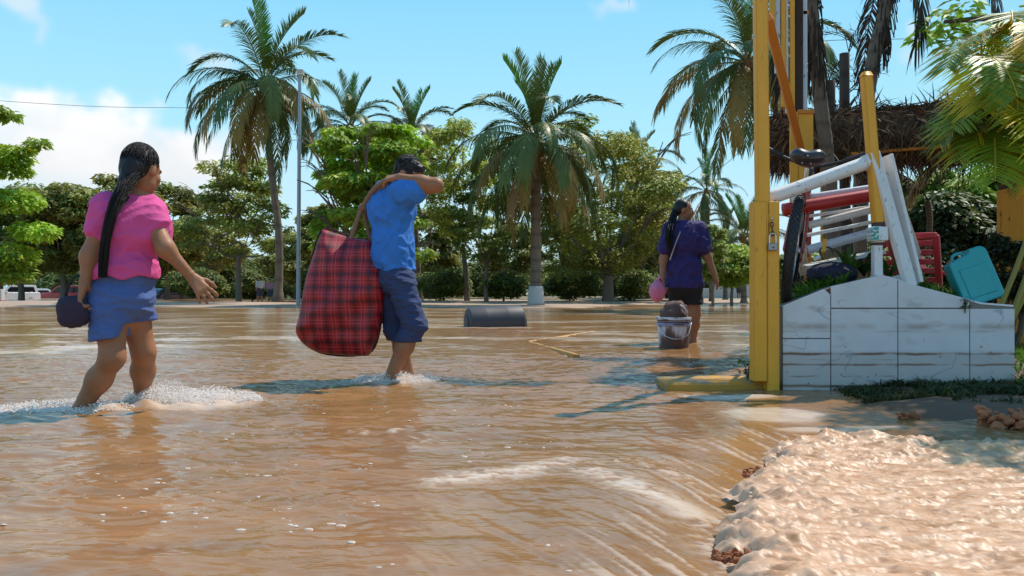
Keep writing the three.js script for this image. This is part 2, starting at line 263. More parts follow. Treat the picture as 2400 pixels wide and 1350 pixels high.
// ---------------------------------------------------------------- coconut palms
const leafMat = (name, c, rough = 0.5, tr = 0.4) => std(name, c, rough, { transmission: tr, thickness: 0, side: THREE.DoubleSide, specularIntensity: 0.5 });
const palmGreen = leafMat('palm_green', [0.13, 0.175, 0.035], 0.42, 0.35), palmDeep = leafMat('palm_deep', [0.09, 0.135, 0.03], 0.42, 0.3), palmYoung = leafMat('palm_young', [0.10, 0.24, 0.03], 0.45, 0.4),
  palmOld = leafMat('palm_old', [0.30, 0.21, 0.05], 0.6, 0.4), palmDry = leafMat('palm_dry', [0.33, 0.21, 0.10], 0.8, 0.3), rachisMat = std('rachis', [0.22, 0.19, 0.06], 0.6);
function frond(L, e0, bend, pairs, ll, droop, seed, fold = 0.5, w = 0.045, ragged = 0.15) {
  // a feather leaf that starts at the origin along +x at elevation e0 and arches over by 'bend'; leaflets hang by 'droop'
  const r = rng(seed), N = 22, pts = [], tans = [], pos = [], idx = [], side = (r() - 0.5) * 0.35; let p = V(0, 0, 0);
  for (let i = 0; i <= N; i++) { const t = i / N, e = e0 - bend * Math.pow(t, 1.35), y = side * t * t, T = V(Math.cos(e) * Math.cos(y), Math.sin(e), Math.cos(e) * Math.sin(y)); pts.push(p.clone()); tans.push(T); p = p.clone().addScaledVector(T, L / N); }
  const at = (t) => { const f = Math.min(N - 1e-4, t * N), i = Math.floor(f); return [pts[i].clone().lerp(pts[i + 1], f - i), tans[i].clone().lerp(tans[i + 1], f - i).normalize()]; };
  const quad = (a, b, c, d) => { const o = pos.length / 3; for (const v of [a, b, c, d]) pos.push(v.x, v.y, v.z); idx.push(o, o + 1, o + 2, o, o + 2, o + 3); };
  const rr = (t) => mix(0.045, 0.008, Math.pow(t, 0.7)) * L / 4.5;
  for (let i = 0; i < N; i++) { const t = i / N, A = at(t), B = at(Math.min(0.999, t + 1 / N)), S = A[1].clone().cross(V(0, 1, 0)).normalize(), U = S.clone().cross(A[1]); const k = (C, q, tt) => C[0].clone().addScaledVector(S, Math.cos(q) * rr(tt)).addScaledVector(U, Math.sin(q) * rr(tt)); for (let q = 0; q < 3; q++) quad(k(A, q * 2.094, t), k(B, q * 2.094, t + 1 / N), k(B, (q + 1) * 2.094, t + 1 / N), k(A, (q + 1) * 2.094, t)); }
  pairs = Math.round(pairs * 1.2); for (let i = 0; i < pairs; i++) for (const s of [-1, 1]) {
    const t = 0.16 + 0.835 * (i + 0.5 * (s > 0) + r() * 0.3) / pairs; if (t >= 0.999 || r() < ragged * 0.35) continue;
    const [o, T] = at(t), S = T.clone().cross(V(0, 1, 0)).normalize().multiplyScalar(s), U = S.clone().multiplyScalar(s).cross(T).normalize();
    const prof = ll * Math.pow(Math.sin(Math.PI * clamp(0.10 + 0.80 * (t - 0.16) / 0.84)), 0.5) * (0.85 + 0.3 * r()), sw = mix(0.45, 1.15, t) + 0.2 * (r() - 0.5);
    const D = S.clone().multiplyScalar(Math.cos(sw)).addScaledVector(T, Math.sin(sw)).addScaledVector(U, fold * (0.6 + 0.5 * r())).normalize();
    const W = T.clone().addScaledVector(D, -T.dot(D)).normalize(), ww = 1.1 * w * (0.8 + 0.4 * r()) * L / 4.5, g = droop * (0.6 + 0.8 * r());
    const step = (D0, k) => D0.clone().add(V(0, -k, 0)).normalize();
    const D1 = step(D, g * 0.35), D2 = step(D, g), D3 = step(D, g * 2.0), q0 = o, q1 = q0.clone().addScaledVector(D1, prof * 0.33), q2 = q1.clone().addScaledVector(D2, prof * 0.33), q3 = q2.clone().addScaledVector(D3, prof * 0.34);
    const e = (q, m, z = 0) => q.clone().addScaledVector(W, m * ww / 2).addScaledVector(U, z);
    quad(e(q0, -0.5), e(q0, 0.5), e(q1, 1), e(q1, -1)); quad(e(q1, -1), e(q1, 1), e(q2, 0.8), e(q2, -0.8)); quad(e(q2, -0.8), e(q2, 0.8), e(q3, 0.12), e(q3, -0.12));
  }
  const g = new THREE.BufferGeometry(); g.setAttribute('position', new THREE.Float32BufferAttribute(pos, 3)); g.setIndex(idx); g.computeVertexNormals(); return g;
}
// shared fronds from upright young ones to hanging old ones, unit length 4.5 m
const FROND = { up: [], high: [], mid: [], low: [], hang: [] };
for (let k = 0; k < 3; k++) {
  FROND.up.push(frond(3.6, 1.42 - 0.06 * k, 0.35 + 0.15 * k, 58, 0.62, 0.10, 100 + k, 0.75, 0.05, 0.05));
  FROND.high.push(frond(4.4, 1.05 - 0.08 * k, 1.45 + 0.25 * k, 66, 0.85, 0.35, 120 + k, 0.4, 0.045));
  FROND.mid.push(frond(4.6, 0.55 - 0.1 * k, 1.75 + 0.15 * k, 68, 0.95, 0.6, 140 + k, 0.15, 0.045));
  FROND.low.push(frond(4.6, 0.05 - 0.15 * k, 1.55 + 0.1 * k, 66, 0.95, 0.8, 160 + k, 0.0, 0.045, 0.3));
  FROND.hang.push(frond(4.2, -0.55 - 0.15 * k, 0.85, 60, 0.85, 0.9, 180 + k, -0.1, 0.042, 0.7));
}
const barkTex = grain(256, (u, v) => { const ring = 0.5 + 0.5 * Math.sin(v * Math.PI * 2 * 14 + 1.2 * tnoise(u, v, 4, 2)), n = tnoise(u, v, 14, 5, 4); const c = 0.62 + 0.25 * n - 0.22 * Math.pow(ring, 6); return [c, c * 0.93, c * 0.84]; });
const palmBark = std('palm_bark', [0.27, 0.22, 0.17], 0.9, { map: barkTex, bumpMap: barkTex, bumpScale: 0.02 }), whitewash = std('whitewash', [0.50, 0.47, 0.43], 0.9, { bumpMap: bumpFine, bumpScale: 0.01 });
const nutGeo = (() => { const g = new THREE.SphereGeometry(0.14, 10, 8).scale(0.85, 1.15, 0.9); return norm(g); })();
const nutMat = std('coconut', [0.19, 0.15, 0.04], 0.6), spathe = std('spathe', [0.24, 0.14, 0.05], 0.8);
function palm(label, crown, path, d, opts = {}) {
  // crown and path are photo pixels at depth d; the path runs from the base up to the crown
  const C = P(crown[0], crown[1], d), base = P(path[0][0], path[0][1], d); base.y = Math.max(land(base.x, d), -0.1) - 0.05;
  const t = thing('coconut_palm', label, 'palm tree', base, 0, 'coconut palms behind the flood'), S = opts.size ?? 1, r = rng(opts.seed ?? Math.round(crown[0]));
  const pts = [V(0, 0, 0), ...path.slice(1).map(([x, y]) => P(x, y, d).sub(base)), C.clone().sub(base)], tr = opts.trunk ?? 0.15;
  mesh('trunk', tube(pts, (q) => tr * mix(1.35, 0.85, Math.pow(q, 0.35)) * (q < 0.05 ? 1.25 : 1) * (1 + 0.05 * Math.sin(q * 150)), 12, 60), palmBark, t);
  if (opts.white) mesh('whitewash', tube([pts[0].clone().add(V(0, 0.02, 0)), pts[0].clone().lerp(pts[1], opts.white)], (q) => tr * (1.75 - 0.35 * q), 14, 6), whitewash, t);
  const list = opts.fronds ?? [['up', 4], ['high', 8], ['mid', 9], ['low', 12], ['hang', 9]]; let a = r() * 6;
  for (const [kind, n] of list) for (let k = 0; k < n; k++) {
    a += 2.399 + 0.35 * (r() - 0.5);
    const m = kind === 'up' ? (r() < 0.5 ? palmYoung : palmGreen) : kind === 'high' ? (r() < 0.6 ? palmGreen : palmDeep) : kind === 'mid' ? (r() < 0.5 ? palmDeep : palmGreen) : kind === 'low' ? (r() < 0.7 ? (r() < 0.5 ? palmDeep : palmGreen) : palmOld) : (r() < 0.35 ? palmOld : r() < 0.35 ? palmDry : palmDeep);
    const f = mesh('frond', FROND[kind][k % 3], m, t); f.position.copy(pts[pts.length - 1]).add(V(0, kind === 'hang' ? -0.15 : kind === 'up' ? 0.15 : 0, 0)); f.rotation.set(0.12 * (r() - 0.5), -a, (r() - 0.5) * 0.25, 'YXZ'); f.scale.setScalar(S * (0.85 + 0.25 * r()));
  }
  const top = pts[pts.length - 1], nuts = opts.nuts ?? 6;
  for (let k = 0; k < nuts; k++) { const q = k * 2.1 + r(), m = mesh('coconut', nutGeo, nutMat, t); m.position.copy(top).add(V(Math.cos(q) * 0.3, -0.28 - 0.2 * r(), Math.sin(q) * 0.3).multiplyScalar(S)); m.scale.setScalar(0.9 * S); }
  mesh('crown_shaft', new THREE.SphereGeometry(0.26 * S, 10, 8).scale(1, 1.7, 1).translate(top.x, top.y, top.z), spathe, t);
  return t;
}
palm('tall leaning coconut palm left of the lamp post, its crown cut by the sky above', [620, 200], [[652, 690], [654, 560], [638, 420], [626, 300]], 39, { size: 1.0, trunk: 0.17, seed: 4, fronds: [['up', 4], ['high', 7], ['mid', 9], ['low', 14], ['hang', 9]] });
palm('coconut palm with a stout straight trunk in the middle, whitewashed at its foot', [1257, 335], [[1256, 706], [1256, 600], [1256, 450]], 36, { size: 0.97, trunk: 0.22, white: 0.4, seed: 11, fronds: [['up', 8], ['high', 9], ['mid', 10], ['low', 15], ['hang', 12]] });
palm('small coconut palm standing just right of the lamp post behind the bright leafy tree', [822, 300], [[800, 690], [812, 480]], 46, { size: 0.8, trunk: 0.14, seed: 21, fronds: [['up', 5], ['high', 6], ['mid', 8], ['low', 5], ['hang', 4]] });
palm('small coconut palm rising behind the man in blue', [965, 318], [[985, 690], [972, 480]], 50, { size: 0.78, trunk: 0.14, seed: 34, fronds: [['up', 5], ['high', 6], ['mid', 6], ['low', 4], ['hang', 3]] });
palm('coconut palm mostly hidden in the broad tree right of the stout palm', [1490, 395], [[1500, 690], [1495, 520]], 58, { size: 0.8, trunk: 0.14, seed: 43, fronds: [['up', 5], ['high', 4], ['mid', 6], ['low', 7], ['hang', 4]] });
palm('big coconut palm with long drooping fronds behind the yellow gate post', [1752, 148], [[1800, 690], [1797, 500], [1780, 300]], 28, { size: 0.84, trunk: 0.15, seed: 57, fronds: [['up', 3], ['high', 6], ['mid', 8], ['low', 11], ['hang', 9]] });
palm('slim young coconut palm behind the woman in purple', [1656, 450], [[1668, 690], [1662, 560]], 44, { size: 0.55, trunk: 0.10, seed: 61, fronds: [['up', 4], ['high', 4], ['mid', 6], ['low', 6], ['hang', 5]] });
palm('low shaggy coconut palm close beside the yellow gate post', [1742, 560], [[1744, 690], [1742, 620]], 40, { size: 0.62, trunk: 0.13, seed: 72, fronds: [['up', 5], ['high', 6], ['mid', 7], ['low', 5]], nuts: 0 });
palm('low coconut palm between the woman in purple and the gate post', [1700, 575], [[1700, 690], [1700, 640]], 52, { size: 0.62, trunk: 0.13, seed: 83, fronds: [['up', 4], ['high', 6], ['mid', 6], ['low', 4]], nuts: 0 });
palm('coconut palm behind the man, its brown fronds hanging low under the leafy crown', [905, 430], [[905, 690], [905, 560]], 47, { size: 0.72, trunk: 0.13, seed: 95, fronds: [['high', 3], ['mid', 7], ['low', 8], ['hang', 6]] });

// ---------------------------------------------------------------- broad-leaved trees
const leafVC = std('tree_leaves', [1, 1, 1], 0.62, { vertexColors: true, transmission: 0.55, thickness: 0, side: THREE.DoubleSide, specularIntensity: 0.3 });
const barkMat = std('bark', [0.16, 0.125, 0.095], 0.95, { bumpMap: bumpFine, bumpScale: 0.03 });
function leaves(clusters, n, size, tint, seed, flat = 0.45, long = 1.9) {
  // n leaves spread through the clusters [x, y, z, radius]; each a folded blade of 4 triangles
  const r = rng(seed), pos = [], col = [], idx = [], nor = []; let total = 0; for (const c of clusters) total += c[3] * c[3];
  for (const c of clusters) {
    const m = Math.round(n * c[3] * c[3] / total), t = 0.75 + 0.5 * r(), yl = r();
    for (let k = 0; k < m; k++) {
      const u = r() * 6.283, q = Math.pow(r(), 0.42), z = r() * 2 - 1, h = Math.sqrt(1 - z * z), x0 = c[0] + Math.cos(u) * h * q * c[3], y0 = c[1] + z * q * c[3] * (c[4] ?? flat), z0 = c[2] + Math.sin(u) * h * q * c[3];
      const D = V(Math.cos(u) + 1.1 * (r() - 0.5), -0.35 + 0.9 * (r() - 0.5), Math.sin(u) + 1.1 * (r() - 0.5)).normalize(), up = V((r() - 0.5) * 1.2, 1, (r() - 0.5) * 1.2).normalize(), W = D.clone().cross(up).normalize(), N = W.clone().cross(D);
      const l = size * (0.7 + 0.6 * r()), w = l / long / 2, o = pos.length / 3, put = (v) => pos.push(x0 + v.x, y0 + v.y, z0 + v.z);
      put(V(0, 0, 0)); put(W.clone().multiplyScalar(w).addScaledVector(D, l * 0.5).addScaledVector(N, l * 0.08)); put(D.clone().multiplyScalar(l).addScaledVector(N, -l * 0.1)); put(W.clone().multiplyScalar(-w).addScaledVector(D, l * 0.5).addScaledVector(N, l * 0.08));
      idx.push(o, o + 1, o + 2, o, o + 2, o + 3);
      const b = 1.5 * t * (0.75 + 0.5 * r()), y = r() < 0.03 ? 1 : 0;
      for (let e = 0; e < 4; e++) { col.push((tint[0] * (1 + 0.25 * yl) + 0.09 * y) * b, (tint[1] + 0.02 * y) * b, tint[2] * b); nor.push(N.x, N.y, N.z); }
    }
  }
  const g = new THREE.BufferGeometry(); g.setAttribute('position', new THREE.Float32BufferAttribute(pos, 3)); g.setAttribute('normal', new THREE.Float32BufferAttribute(nor, 3)); g.setAttribute('color', new THREE.Float32BufferAttribute(col, 3)); g.setIndex(idx); return g;
}
function tree(name, label, px, py, d, o) {
  // px, py: foot of the trunk; o.top = row of the top, o.w = width in photo pixels, o.low = row of the underside
  const base = P(px, py, d); base.y = Math.max(-0.4, land(base.x, d) - 0.05); const s = d / F, H = (HZ - o.top) * s + EYE - base.y, R = o.w * s / 2, low = (HZ - o.low) * s + EYE - base.y, r = rng(o.seed), cx = ((o.cx ?? px) - px) * s;
  const t = thing(name, label, o.category ?? 'tree', base, 0, o.group), tr = o.trunk ?? 0.14, clusters = [], limbs = [];
  const mid = (low + H) / 2, hh = (H - low) / 2, forks = o.limbs ?? 7;
  const stem = [V(0, 0, 0), V(cx * 0.2 + 0.1 * (r() - 0.5), low * 0.5, 0), V(cx * 0.5, low * 0.9 + 0.05, 0.1)];
  limbs.push(tube(stem, (q) => tr * mix(1.3, 0.85, q), 9, 12));
  for (let k = 0; k < forks; k++) {
    const a = k / forks * 6.283 + r(), f = 0.45 + 0.5 * r(), y = o.tiers ? low + (H - low) * ((k % o.tiers) + 0.35) / o.tiers : mid + hh * (r() * 1.3 - 0.5), e = V(cx + Math.cos(a) * R * f, y, Math.sin(a) * R * f), m = stem[2].clone().lerp(e, 0.5).add(V(0, -0.12 * hh, 0));
    limbs.push(tube([stem[2].clone().lerp(V(cx * 0.8, H * 0.8, 0), o.tiers ? (k % o.tiers) / o.tiers : 0.1 * r()), m, e], (q) => tr * mix(0.42, 0.09, q), 6, 8));
    for (let j = 0; j < 3; j++) { const b = a + (r() - 0.5) * 1.6, g = R * (0.25 + 0.25 * r()), e2 = e.clone().add(V(Math.cos(b) * g, g * 0.5 * (r() - 0.2), Math.sin(b) * g)); limbs.push(tube([m.clone().lerp(e, 0.4 + 0.2 * j), e.clone().lerp(e2, 0.5), e2], (q) => tr * mix(0.16, 0.05, q), 4, 5)); }
  }
  const nc = o.clusters ?? 46, rc = o.rc ?? 0.27;
  for (let k = 0; k < nc; k++) {
    const a = r() * 6.283, z = 2 * ((k + 0.5) / nc) - 1, q = Math.sqrt(1 - z * z) * (0.55 + 0.5 * r()), zz = o.tiers && r() < 0.75 ? (Math.round((z * 0.5 + 0.5) * (o.tiers - 1)) / (o.tiers - 1)) * 2 - 1 + 0.3 * (r() - 0.5) : z;
    const wide = o.tiers ? mix(1.0, 0.5, (zz + 1) / 2) * (0.3 + 0.75 * Math.sqrt(r())) : q * (o.dome ? mix(1, 0.85, z) : 1);
    clusters.push([cx + Math.cos(a) * R * wide * (0.9 + 0.2 * r()), mid + hh * 0.88 * zz + 0.1 * R * (r() - 0.5), Math.sin(a) * R * wide, R * rc * (0.6 + 0.9 * r()), o.tiers ? 0.3 + 0.3 * r() : 0.62]);
  }
  for (const [x, y, w] of o.extra ?? []) clusters.push([(x - px) * s, (HZ - y) * s + EYE - base.y, (r() - 0.5) * R * 0.4, w * s, 0.5]);
  mesh('trunk', join(limbs), barkMat, t);
  mesh('crown', leaves(clusters, Math.round((o.n ?? 6000) * 1.7), (o.leaf ?? 0.17) * 1.5, o.tint, o.seed + 7), leafVC, t);
  return t;
}
const OLIVE = [0.19, 0.22, 0.045], DARK = [0.09, 0.14, 0.03], LIME = [0.22, 0.34, 0.03], MIDG = [0.145, 0.21, 0.035];
tree('broad_leaved_tree', 'bright green leafy tree cut by the left edge, its sprays reaching over the sky', -95, 700, 30, { top: 250, low: 600, w: 250, cx: -150, trunk: 0.2, tint: LIME, seed: 3, n: 7500, leaf: 0.17, rc: 0.22, extra: [[20, 272, 26], [-10, 262, 34], [55, 352, 30], [100, 338, 24], [30, 372, 40], [15, 395, 40], [40, 470, 60], [70, 540, 50], [10, 600, 70], [20, 640, 50]] });
const back = 'dense trees of the far bank behind the parked cars';
tree('broad_leaved_tree', 'dense dark tree behind the white off-road car at the left edge', 50, 708, 62, { top: 438, low: 650, w: 230, trunk: 0.2, tint: MIDG, seed: 5, n: 9000, leaf: 0.24, clusters: 60, group: back });
tree('broad_leaved_tree', 'rounded dark tree behind the pale van on the far bank', 150, 708, 60, { top: 425, low: 640, w: 190, trunk: 0.22, tint: OLIVE, seed: 6, n: 9000, leaf: 0.24, clusters: 60, group: back });
tree('broad_leaved_tree', 'tallest olive tree of the far bank directly behind the woman in pink', 262, 708, 60, { top: 405, low: 645, w: 190, trunk: 0.2, tint: OLIVE, seed: 8, n: 9000, leaf: 0.24, clusters: 60, group: back });
tree('broad_leaved_tree', 'olive tree at the right shoulder of the woman in pink', 392, 706, 64, { top: 428, low: 640, w: 180, trunk: 0.2, tint: OLIVE, seed: 9, n: 8000, leaf: 0.24, clusters: 56, group: back });
tree('broad_leaved_tree', 'pale tree in open layers of twigs left of the leaning palm', 560, 705, 45, { top: 368, low: 590, w: 255, tiers: 5, trunk: 0.13, tint: [0.20, 0.26, 0.05], seed: 12, n: 5200, leaf: 0.17, clusters: 60, rc: 0.2, limbs: 15 });
tree('broad_leaved_tree', 'thin tree with sparse dull leaves between the woman in pink and the leaning palm', 500, 706, 56, { top: 470, low: 640, w: 150, trunk: 0.12, tint: OLIVE, seed: 14, n: 3000, leaf: 0.2, rc: 0.25 });
tree('almond_tree', 'almond tree with bright green layered leaves behind the head of the man', 850, 702, 35, { top: 300, low: 590, w: 290, cx: 868, tiers: 5, trunk: 0.2, tint: LIME, seed: 16, n: 8500, leaf: 0.2, clusters: 80, rc: 0.2, limbs: 20, extra: [[980, 330, 30], [780, 350, 40], [960, 372, 40]] });
tree('broad_leaved_tree', 'lacy lime green tree between the man and the stout palm', 1095, 704, 46, { top: 275, low: 560, w: 230, cx: 1075, trunk: 0.13, tint: [0.25, 0.31, 0.045], seed: 18, n: 6500, leaf: 0.15, clusters: 70, rc: 0.2, limbs: 9 });
tree('broad_leaved_tree', 'thin lacy tree with bare lower branches just left of the stout palm', 1140, 704, 44, { top: 400, low: 620, w: 170, trunk: 0.10, tint: MIDG, seed: 19, n: 3200, leaf: 0.15, clusters: 50, rc: 0.18, limbs: 9 });
tree('broad_leaved_tree', 'big spreading olive tree right of the stout palm, dark underneath', 1425, 704, 44, { top: 300, low: 640, w: 330, cx: 1425, trunk: 0.26, tint: [0.21, 0.25, 0.045], seed: 22, n: 13000, leaf: 0.16, clusters: 100, rc: 0.2, limbs: 10, extra: [[1340, 300, 40], [1370, 285, 30], [1330, 640, 40]] });
tree('broad_leaved_tree', 'round leafy tree between the big olive tree and the woman in purple', 1545, 702, 50, { top: 390, low: 620, w: 130, trunk: 0.14, tint: [0.21, 0.25, 0.05], seed: 25, n: 5000, leaf: 0.17, clusters: 46, rc: 0.25 });
tree('shrub', 'low light green shrub left of the yellow gate post beyond the water', 1715, 700, 36, { top: 575, low: 668, w: 130, trunk: 0.06, tint: [0.21, 0.31, 0.04], seed: 28, n: 4200, leaf: 0.12, category: 'shrub' });
tree('shrub', 'pale feathery shrub at the elbow of the woman in purple', 1672, 700, 34, { top: 520, low: 660, w: 70, trunk: 0.05, tint: [0.2, 0.27, 0.06], seed: 29, n: 2400, leaf: 0.1, category: 'shrub' });
for (const [px, top, w, d, seed, label] of [[1010, 600, 170, 66, 41, 'low dark bushes on the far bank behind the knees of the man'], [1130, 612, 150, 68, 42, 'low dark bush on the far bank left of the whitewashed trunk'], [1345, 610, 160, 66, 43, 'low dark bush on the far bank right of the whitewashed trunk'], [1490, 600, 170, 64, 44, 'low dark bush on the far bank under the big olive tree'], [880, 590, 180, 70, 45, 'low dark bush on the far bank behind the plaid bag'], [730, 610, 160, 72, 46, 'low dark bush on the far bank at the foot of the lamp post'], [585, 615, 170, 74, 47, 'low dark bush on the far bank left of the leaning palm'], [445, 600, 170, 76, 48, 'low dark bush on the far bank behind the red car'], [1610, 590, 140, 70, 49, 'low dark bush on the far bank behind the woman in purple']])
  tree('bush', label, px, 702, d, { top, low: 690, w, trunk: 0.07, tint: [0.10, 0.15, 0.035], seed, n: 3800, leaf: 0.22, clusters: 34, rc: 0.3, category: 'bush' });
for (const [px, top, low, w, d, seed, label] of [[335, 452, 660, 150, 68, 201, 'olive tree half hidden by the right arm of the woman in pink'], [470, 520, 670, 150, 72, 202, 'lower dull tree of the far bank over the red car'], [690, 545, 670, 140, 66, 203, 'low rounded tree of the far bank by the foot of the lamp post'], [760, 470, 660, 120, 52, 204, 'dark leafy tree just right of the lamp post'], [1010, 480, 660, 130, 60, 205, 'small dull tree between the man in blue and the lacy tree'], [1200, 520, 660, 130, 62, 206, 'small olive tree hidden by the left fronds of the stout palm'], [1330, 470, 660, 140, 56, 207, 'dark olive tree just right of the stout palm trunk'], [1500, 470, 660, 120, 58, 208, 'olive tree with a dense dark crown left of the woman in purple'], [5, 470, 660, 140, 66, 209, 'dark tree of the far bank cut by the left edge behind the white car']])
  tree('broad_leaved_tree', label, px, 706, d, { top, low, w, trunk: 0.14, tint: OLIVE, seed, n: 5200, leaf: 0.2, clusters: 50, rc: 0.26, group: 'dense trees of the far bank' });
for (const [px, top, w, d, seed, label] of [[465, 630, 110, 50, 301, 'green shrub at the water line left of the leaning palm'], [590, 636, 100, 49, 302, 'green shrub at the foot of the leaning palm trunk'], [760, 628, 120, 46, 303, 'green shrub at the water line right of the lamp post'], [1040, 632, 130, 47, 304, 'green shrub at the water line above the dark drum'], [1180, 640, 110, 45, 305, 'green shrub at the water line left of the whitewashed palm foot'], [1335, 636, 120, 46, 306, 'green shrub at the water line right of the whitewashed palm foot'], [1480, 632, 130, 47, 307, 'green shrub at the water line under the big olive tree'], [1570, 640, 100, 48, 308, 'green shrub at the water line just left of the woman in purple']])
  tree('shrub', label, px, 703, d, { top, low: 694, w, trunk: 0.05, tint: [0.12, 0.17, 0.035], seed, n: 3000, leaf: 0.13, clusters: 36, rc: 0.3, category: 'shrub' });
// the wood beyond closes the horizon
{
  const cl = [], r = rng(90);
  for (let k = 0; k < 420; k++) { const x = -95 + 190 * k / 420, d = 92 + 16 * r(); cl.push([x, 0.4 + 3.4 * r() + 2.4 * noise(x * 0.05, 3), -d, 1.7 + 1.5 * r(), 0.7]); }
  tag(mesh('far_wood', leaves(cl, 60000, 0.85, [0.10, 0.15, 0.04], 91), leafVC), 'dark band of far woodland along the horizon', 'woodland', null, 'stuff');
}

// ---------------------------------------------------------------- the gate: posts, planter, barrier, thatch
const D0 = 5.65;                                                  // depth of the front of the planter
const paintTex = grain(256, (u, v) => { const n = tnoise(u, v, 7, 3, 5), m = tnoise(u, v, 30, 9, 3), dirt = sstep(0.28, 0.5, tnoise(u, v, 11, 14, 5)); const c = 0.93 + 0.12 * n + 0.06 * m - 0.35 * dirt; return [c, c * (1 - 0.05 * dirt), c * (1 - 0.1 * dirt)]; });
const yellow = std('yellow_paint', [0.78, 0.36, 0.02], 0.5, { map: paintTex, bumpMap: bumpFine, bumpScale: 0.004 });
const amber = std('orange_paint', [0.60, 0.22, 0.025], 0.6, { map: paintTex });
const woodTex = grain(256, (u, v) => { const n = tnoise(u * 1, v, 6, 1, 5), chip = sstep(0.22, 0.36, tnoise(u, v, 16, 4, 5)); const c = 0.93 + 0.1 * n; return [mix(c, 0.42, chip), mix(c, 0.36, chip), mix(c * 0.99, 0.28, chip)]; });
const whiteWood = std('white_paint', [0.74, 0.72, 0.70], 0.55, { map: woodTex, bumpMap: woodTex, bumpScale: 0.003 });
const redPaint = std('red_paint', [0.42, 0.018, 0.016], 0.4, { map: paintTex }), rust = std('rusty_iron', [0.07, 0.045, 0.035], 0.8), steel = std('steel', [0.62, 0.63, 0.65], 0.28, { metalness: 0.9 }), dark = std('black_rubber', [0.018, 0.018, 0.02], 0.6), blackPlastic = std('black_vinyl', [0.016, 0.016, 0.018], 0.32, { clearcoat: 0.3, clearcoatRoughness: 0.3 });
const metersUV = (g, k = 2) => { const p = g.attributes.position, u = new Float32Array(p.count * 2), n = g.attributes.normal; for (let i = 0; i < p.count; i++) { const up = Math.abs(n.getY(i)) > 0.7; u[i * 2] = (Math.abs(n.getX(i)) > 0.7 ? p.getZ(i) : p.getX(i)) * k + 0.13; u[i * 2 + 1] = (up ? p.getZ(i) : p.getY(i)) * k * 0.35; } g.setAttribute('uv', new THREE.BufferAttribute(u, 2)); return g; };
const local = (o, g) => g.translate(-o.position.x, -o.position.y, -o.position.z);
const put = (o, name, g, m, k = 2) => mesh(name, local(o, metersUV(g, k)), m, o);
{ // front gate post
  const d = 5.58, o = thing('gate_post', 'tall yellow gate post with a thicker padlocked foot beside the tiled planter', 'post', V(P(1797, 915, d).x, -0.1, -d - 0.05));
  const a = P(1782, -60, d + 0.04), b = P(1788, 472, d + 0.04); put(o, 'upper_post', between(b.clone().add(V(0, -0.3, 0)), a, 0.083, 0.08, 0.008), yellow);
  const z = -d - 0.05, l = P(1781, 470, d), top = l.y, bl = P(1781, 893, d).y;
  put(o, 'plank', box(0.088, top - bl, 0.115, P(1782, 0, d).x, (top + bl) / 2 - 0.004, z, 0.007), yellow);
  put(o, 'plank', box(0.082, top + 0.13, 0.108, P(1813, 0, d).x, top / 2 - 0.07, z - 0.004, 0.007), yellow);
  const cx = P(1809, 0, d).x, zf = z + 0.058, h = (y) => P(0, y, d).y;
  put(o, 'hook', new THREE.SphereGeometry(0.009, 10, 8).translate(cx, h(513), zf), steel);
  for (let k = 0; k < 3; k++) put(o, 'chain_link', new THREE.TorusGeometry(0.011, 0.0032, 6, 12).rotateY(k % 2 ? 1.2 : 0.2).scale(1, 1.35, 1).translate(cx + 0.003 * (k - 1), h(526 + k * 11), zf + 0.004), rust);
  const pl = thing('padlock', 'steel padlock hanging on a rusty chain on the yellow gate post', 'padlock', V(cx, h(582), zf + 0.012));
  const R = 0.021, pts = [V(-R, 0.025, 0), V(-R, 0.06, 0)]; for (let k = 1; k < 6; k++) pts.push(V(-R * Math.cos(k * Math.PI / 6), 0.075 + R * Math.sin(k * Math.PI / 6), 0)); pts.push(V(R, 0.06, 0), V(R, 0.025, 0));
  mesh('shackle', tube(pts, 0.0048, 8, 30), steel, pl); mesh('lock_body', new RoundedBoxGeometry(0.06, 0.05, 0.026, 3, 0.008).translate(0, 0.008, 0), std('worn_steel', [0.34, 0.34, 0.33], 0.45, { metalness: 0.7, map: paintTex }), pl);
  mesh('keyhole', new THREE.CylinderGeometry(0.006, 0.006, 0.004, 12).rotateX(Math.PI / 2).translate(0, 0.004, 0.0135), rust, pl);
}
{ // orange brace behind the post
  const a = P(1800, 40, 5.75), b = P(1876, 345, 7.3), o = thing('brace', 'slanting orange timber brace between the gate post and the slatted tower', 'brace', b.clone());
  const g = between(b, a, 0.06, 0.06, 0.006); put(o, 'timber', g, amber); put(o, 'bolt', new THREE.CylinderGeometry(0.012, 0.012, 0.09, 10).rotateX(1.57).translate(a.x * 0.8 + b.x * 0.2, a.y * 0.8 + b.y * 0.2, a.z * 0.8 + b.z * 0.2), rust);
}
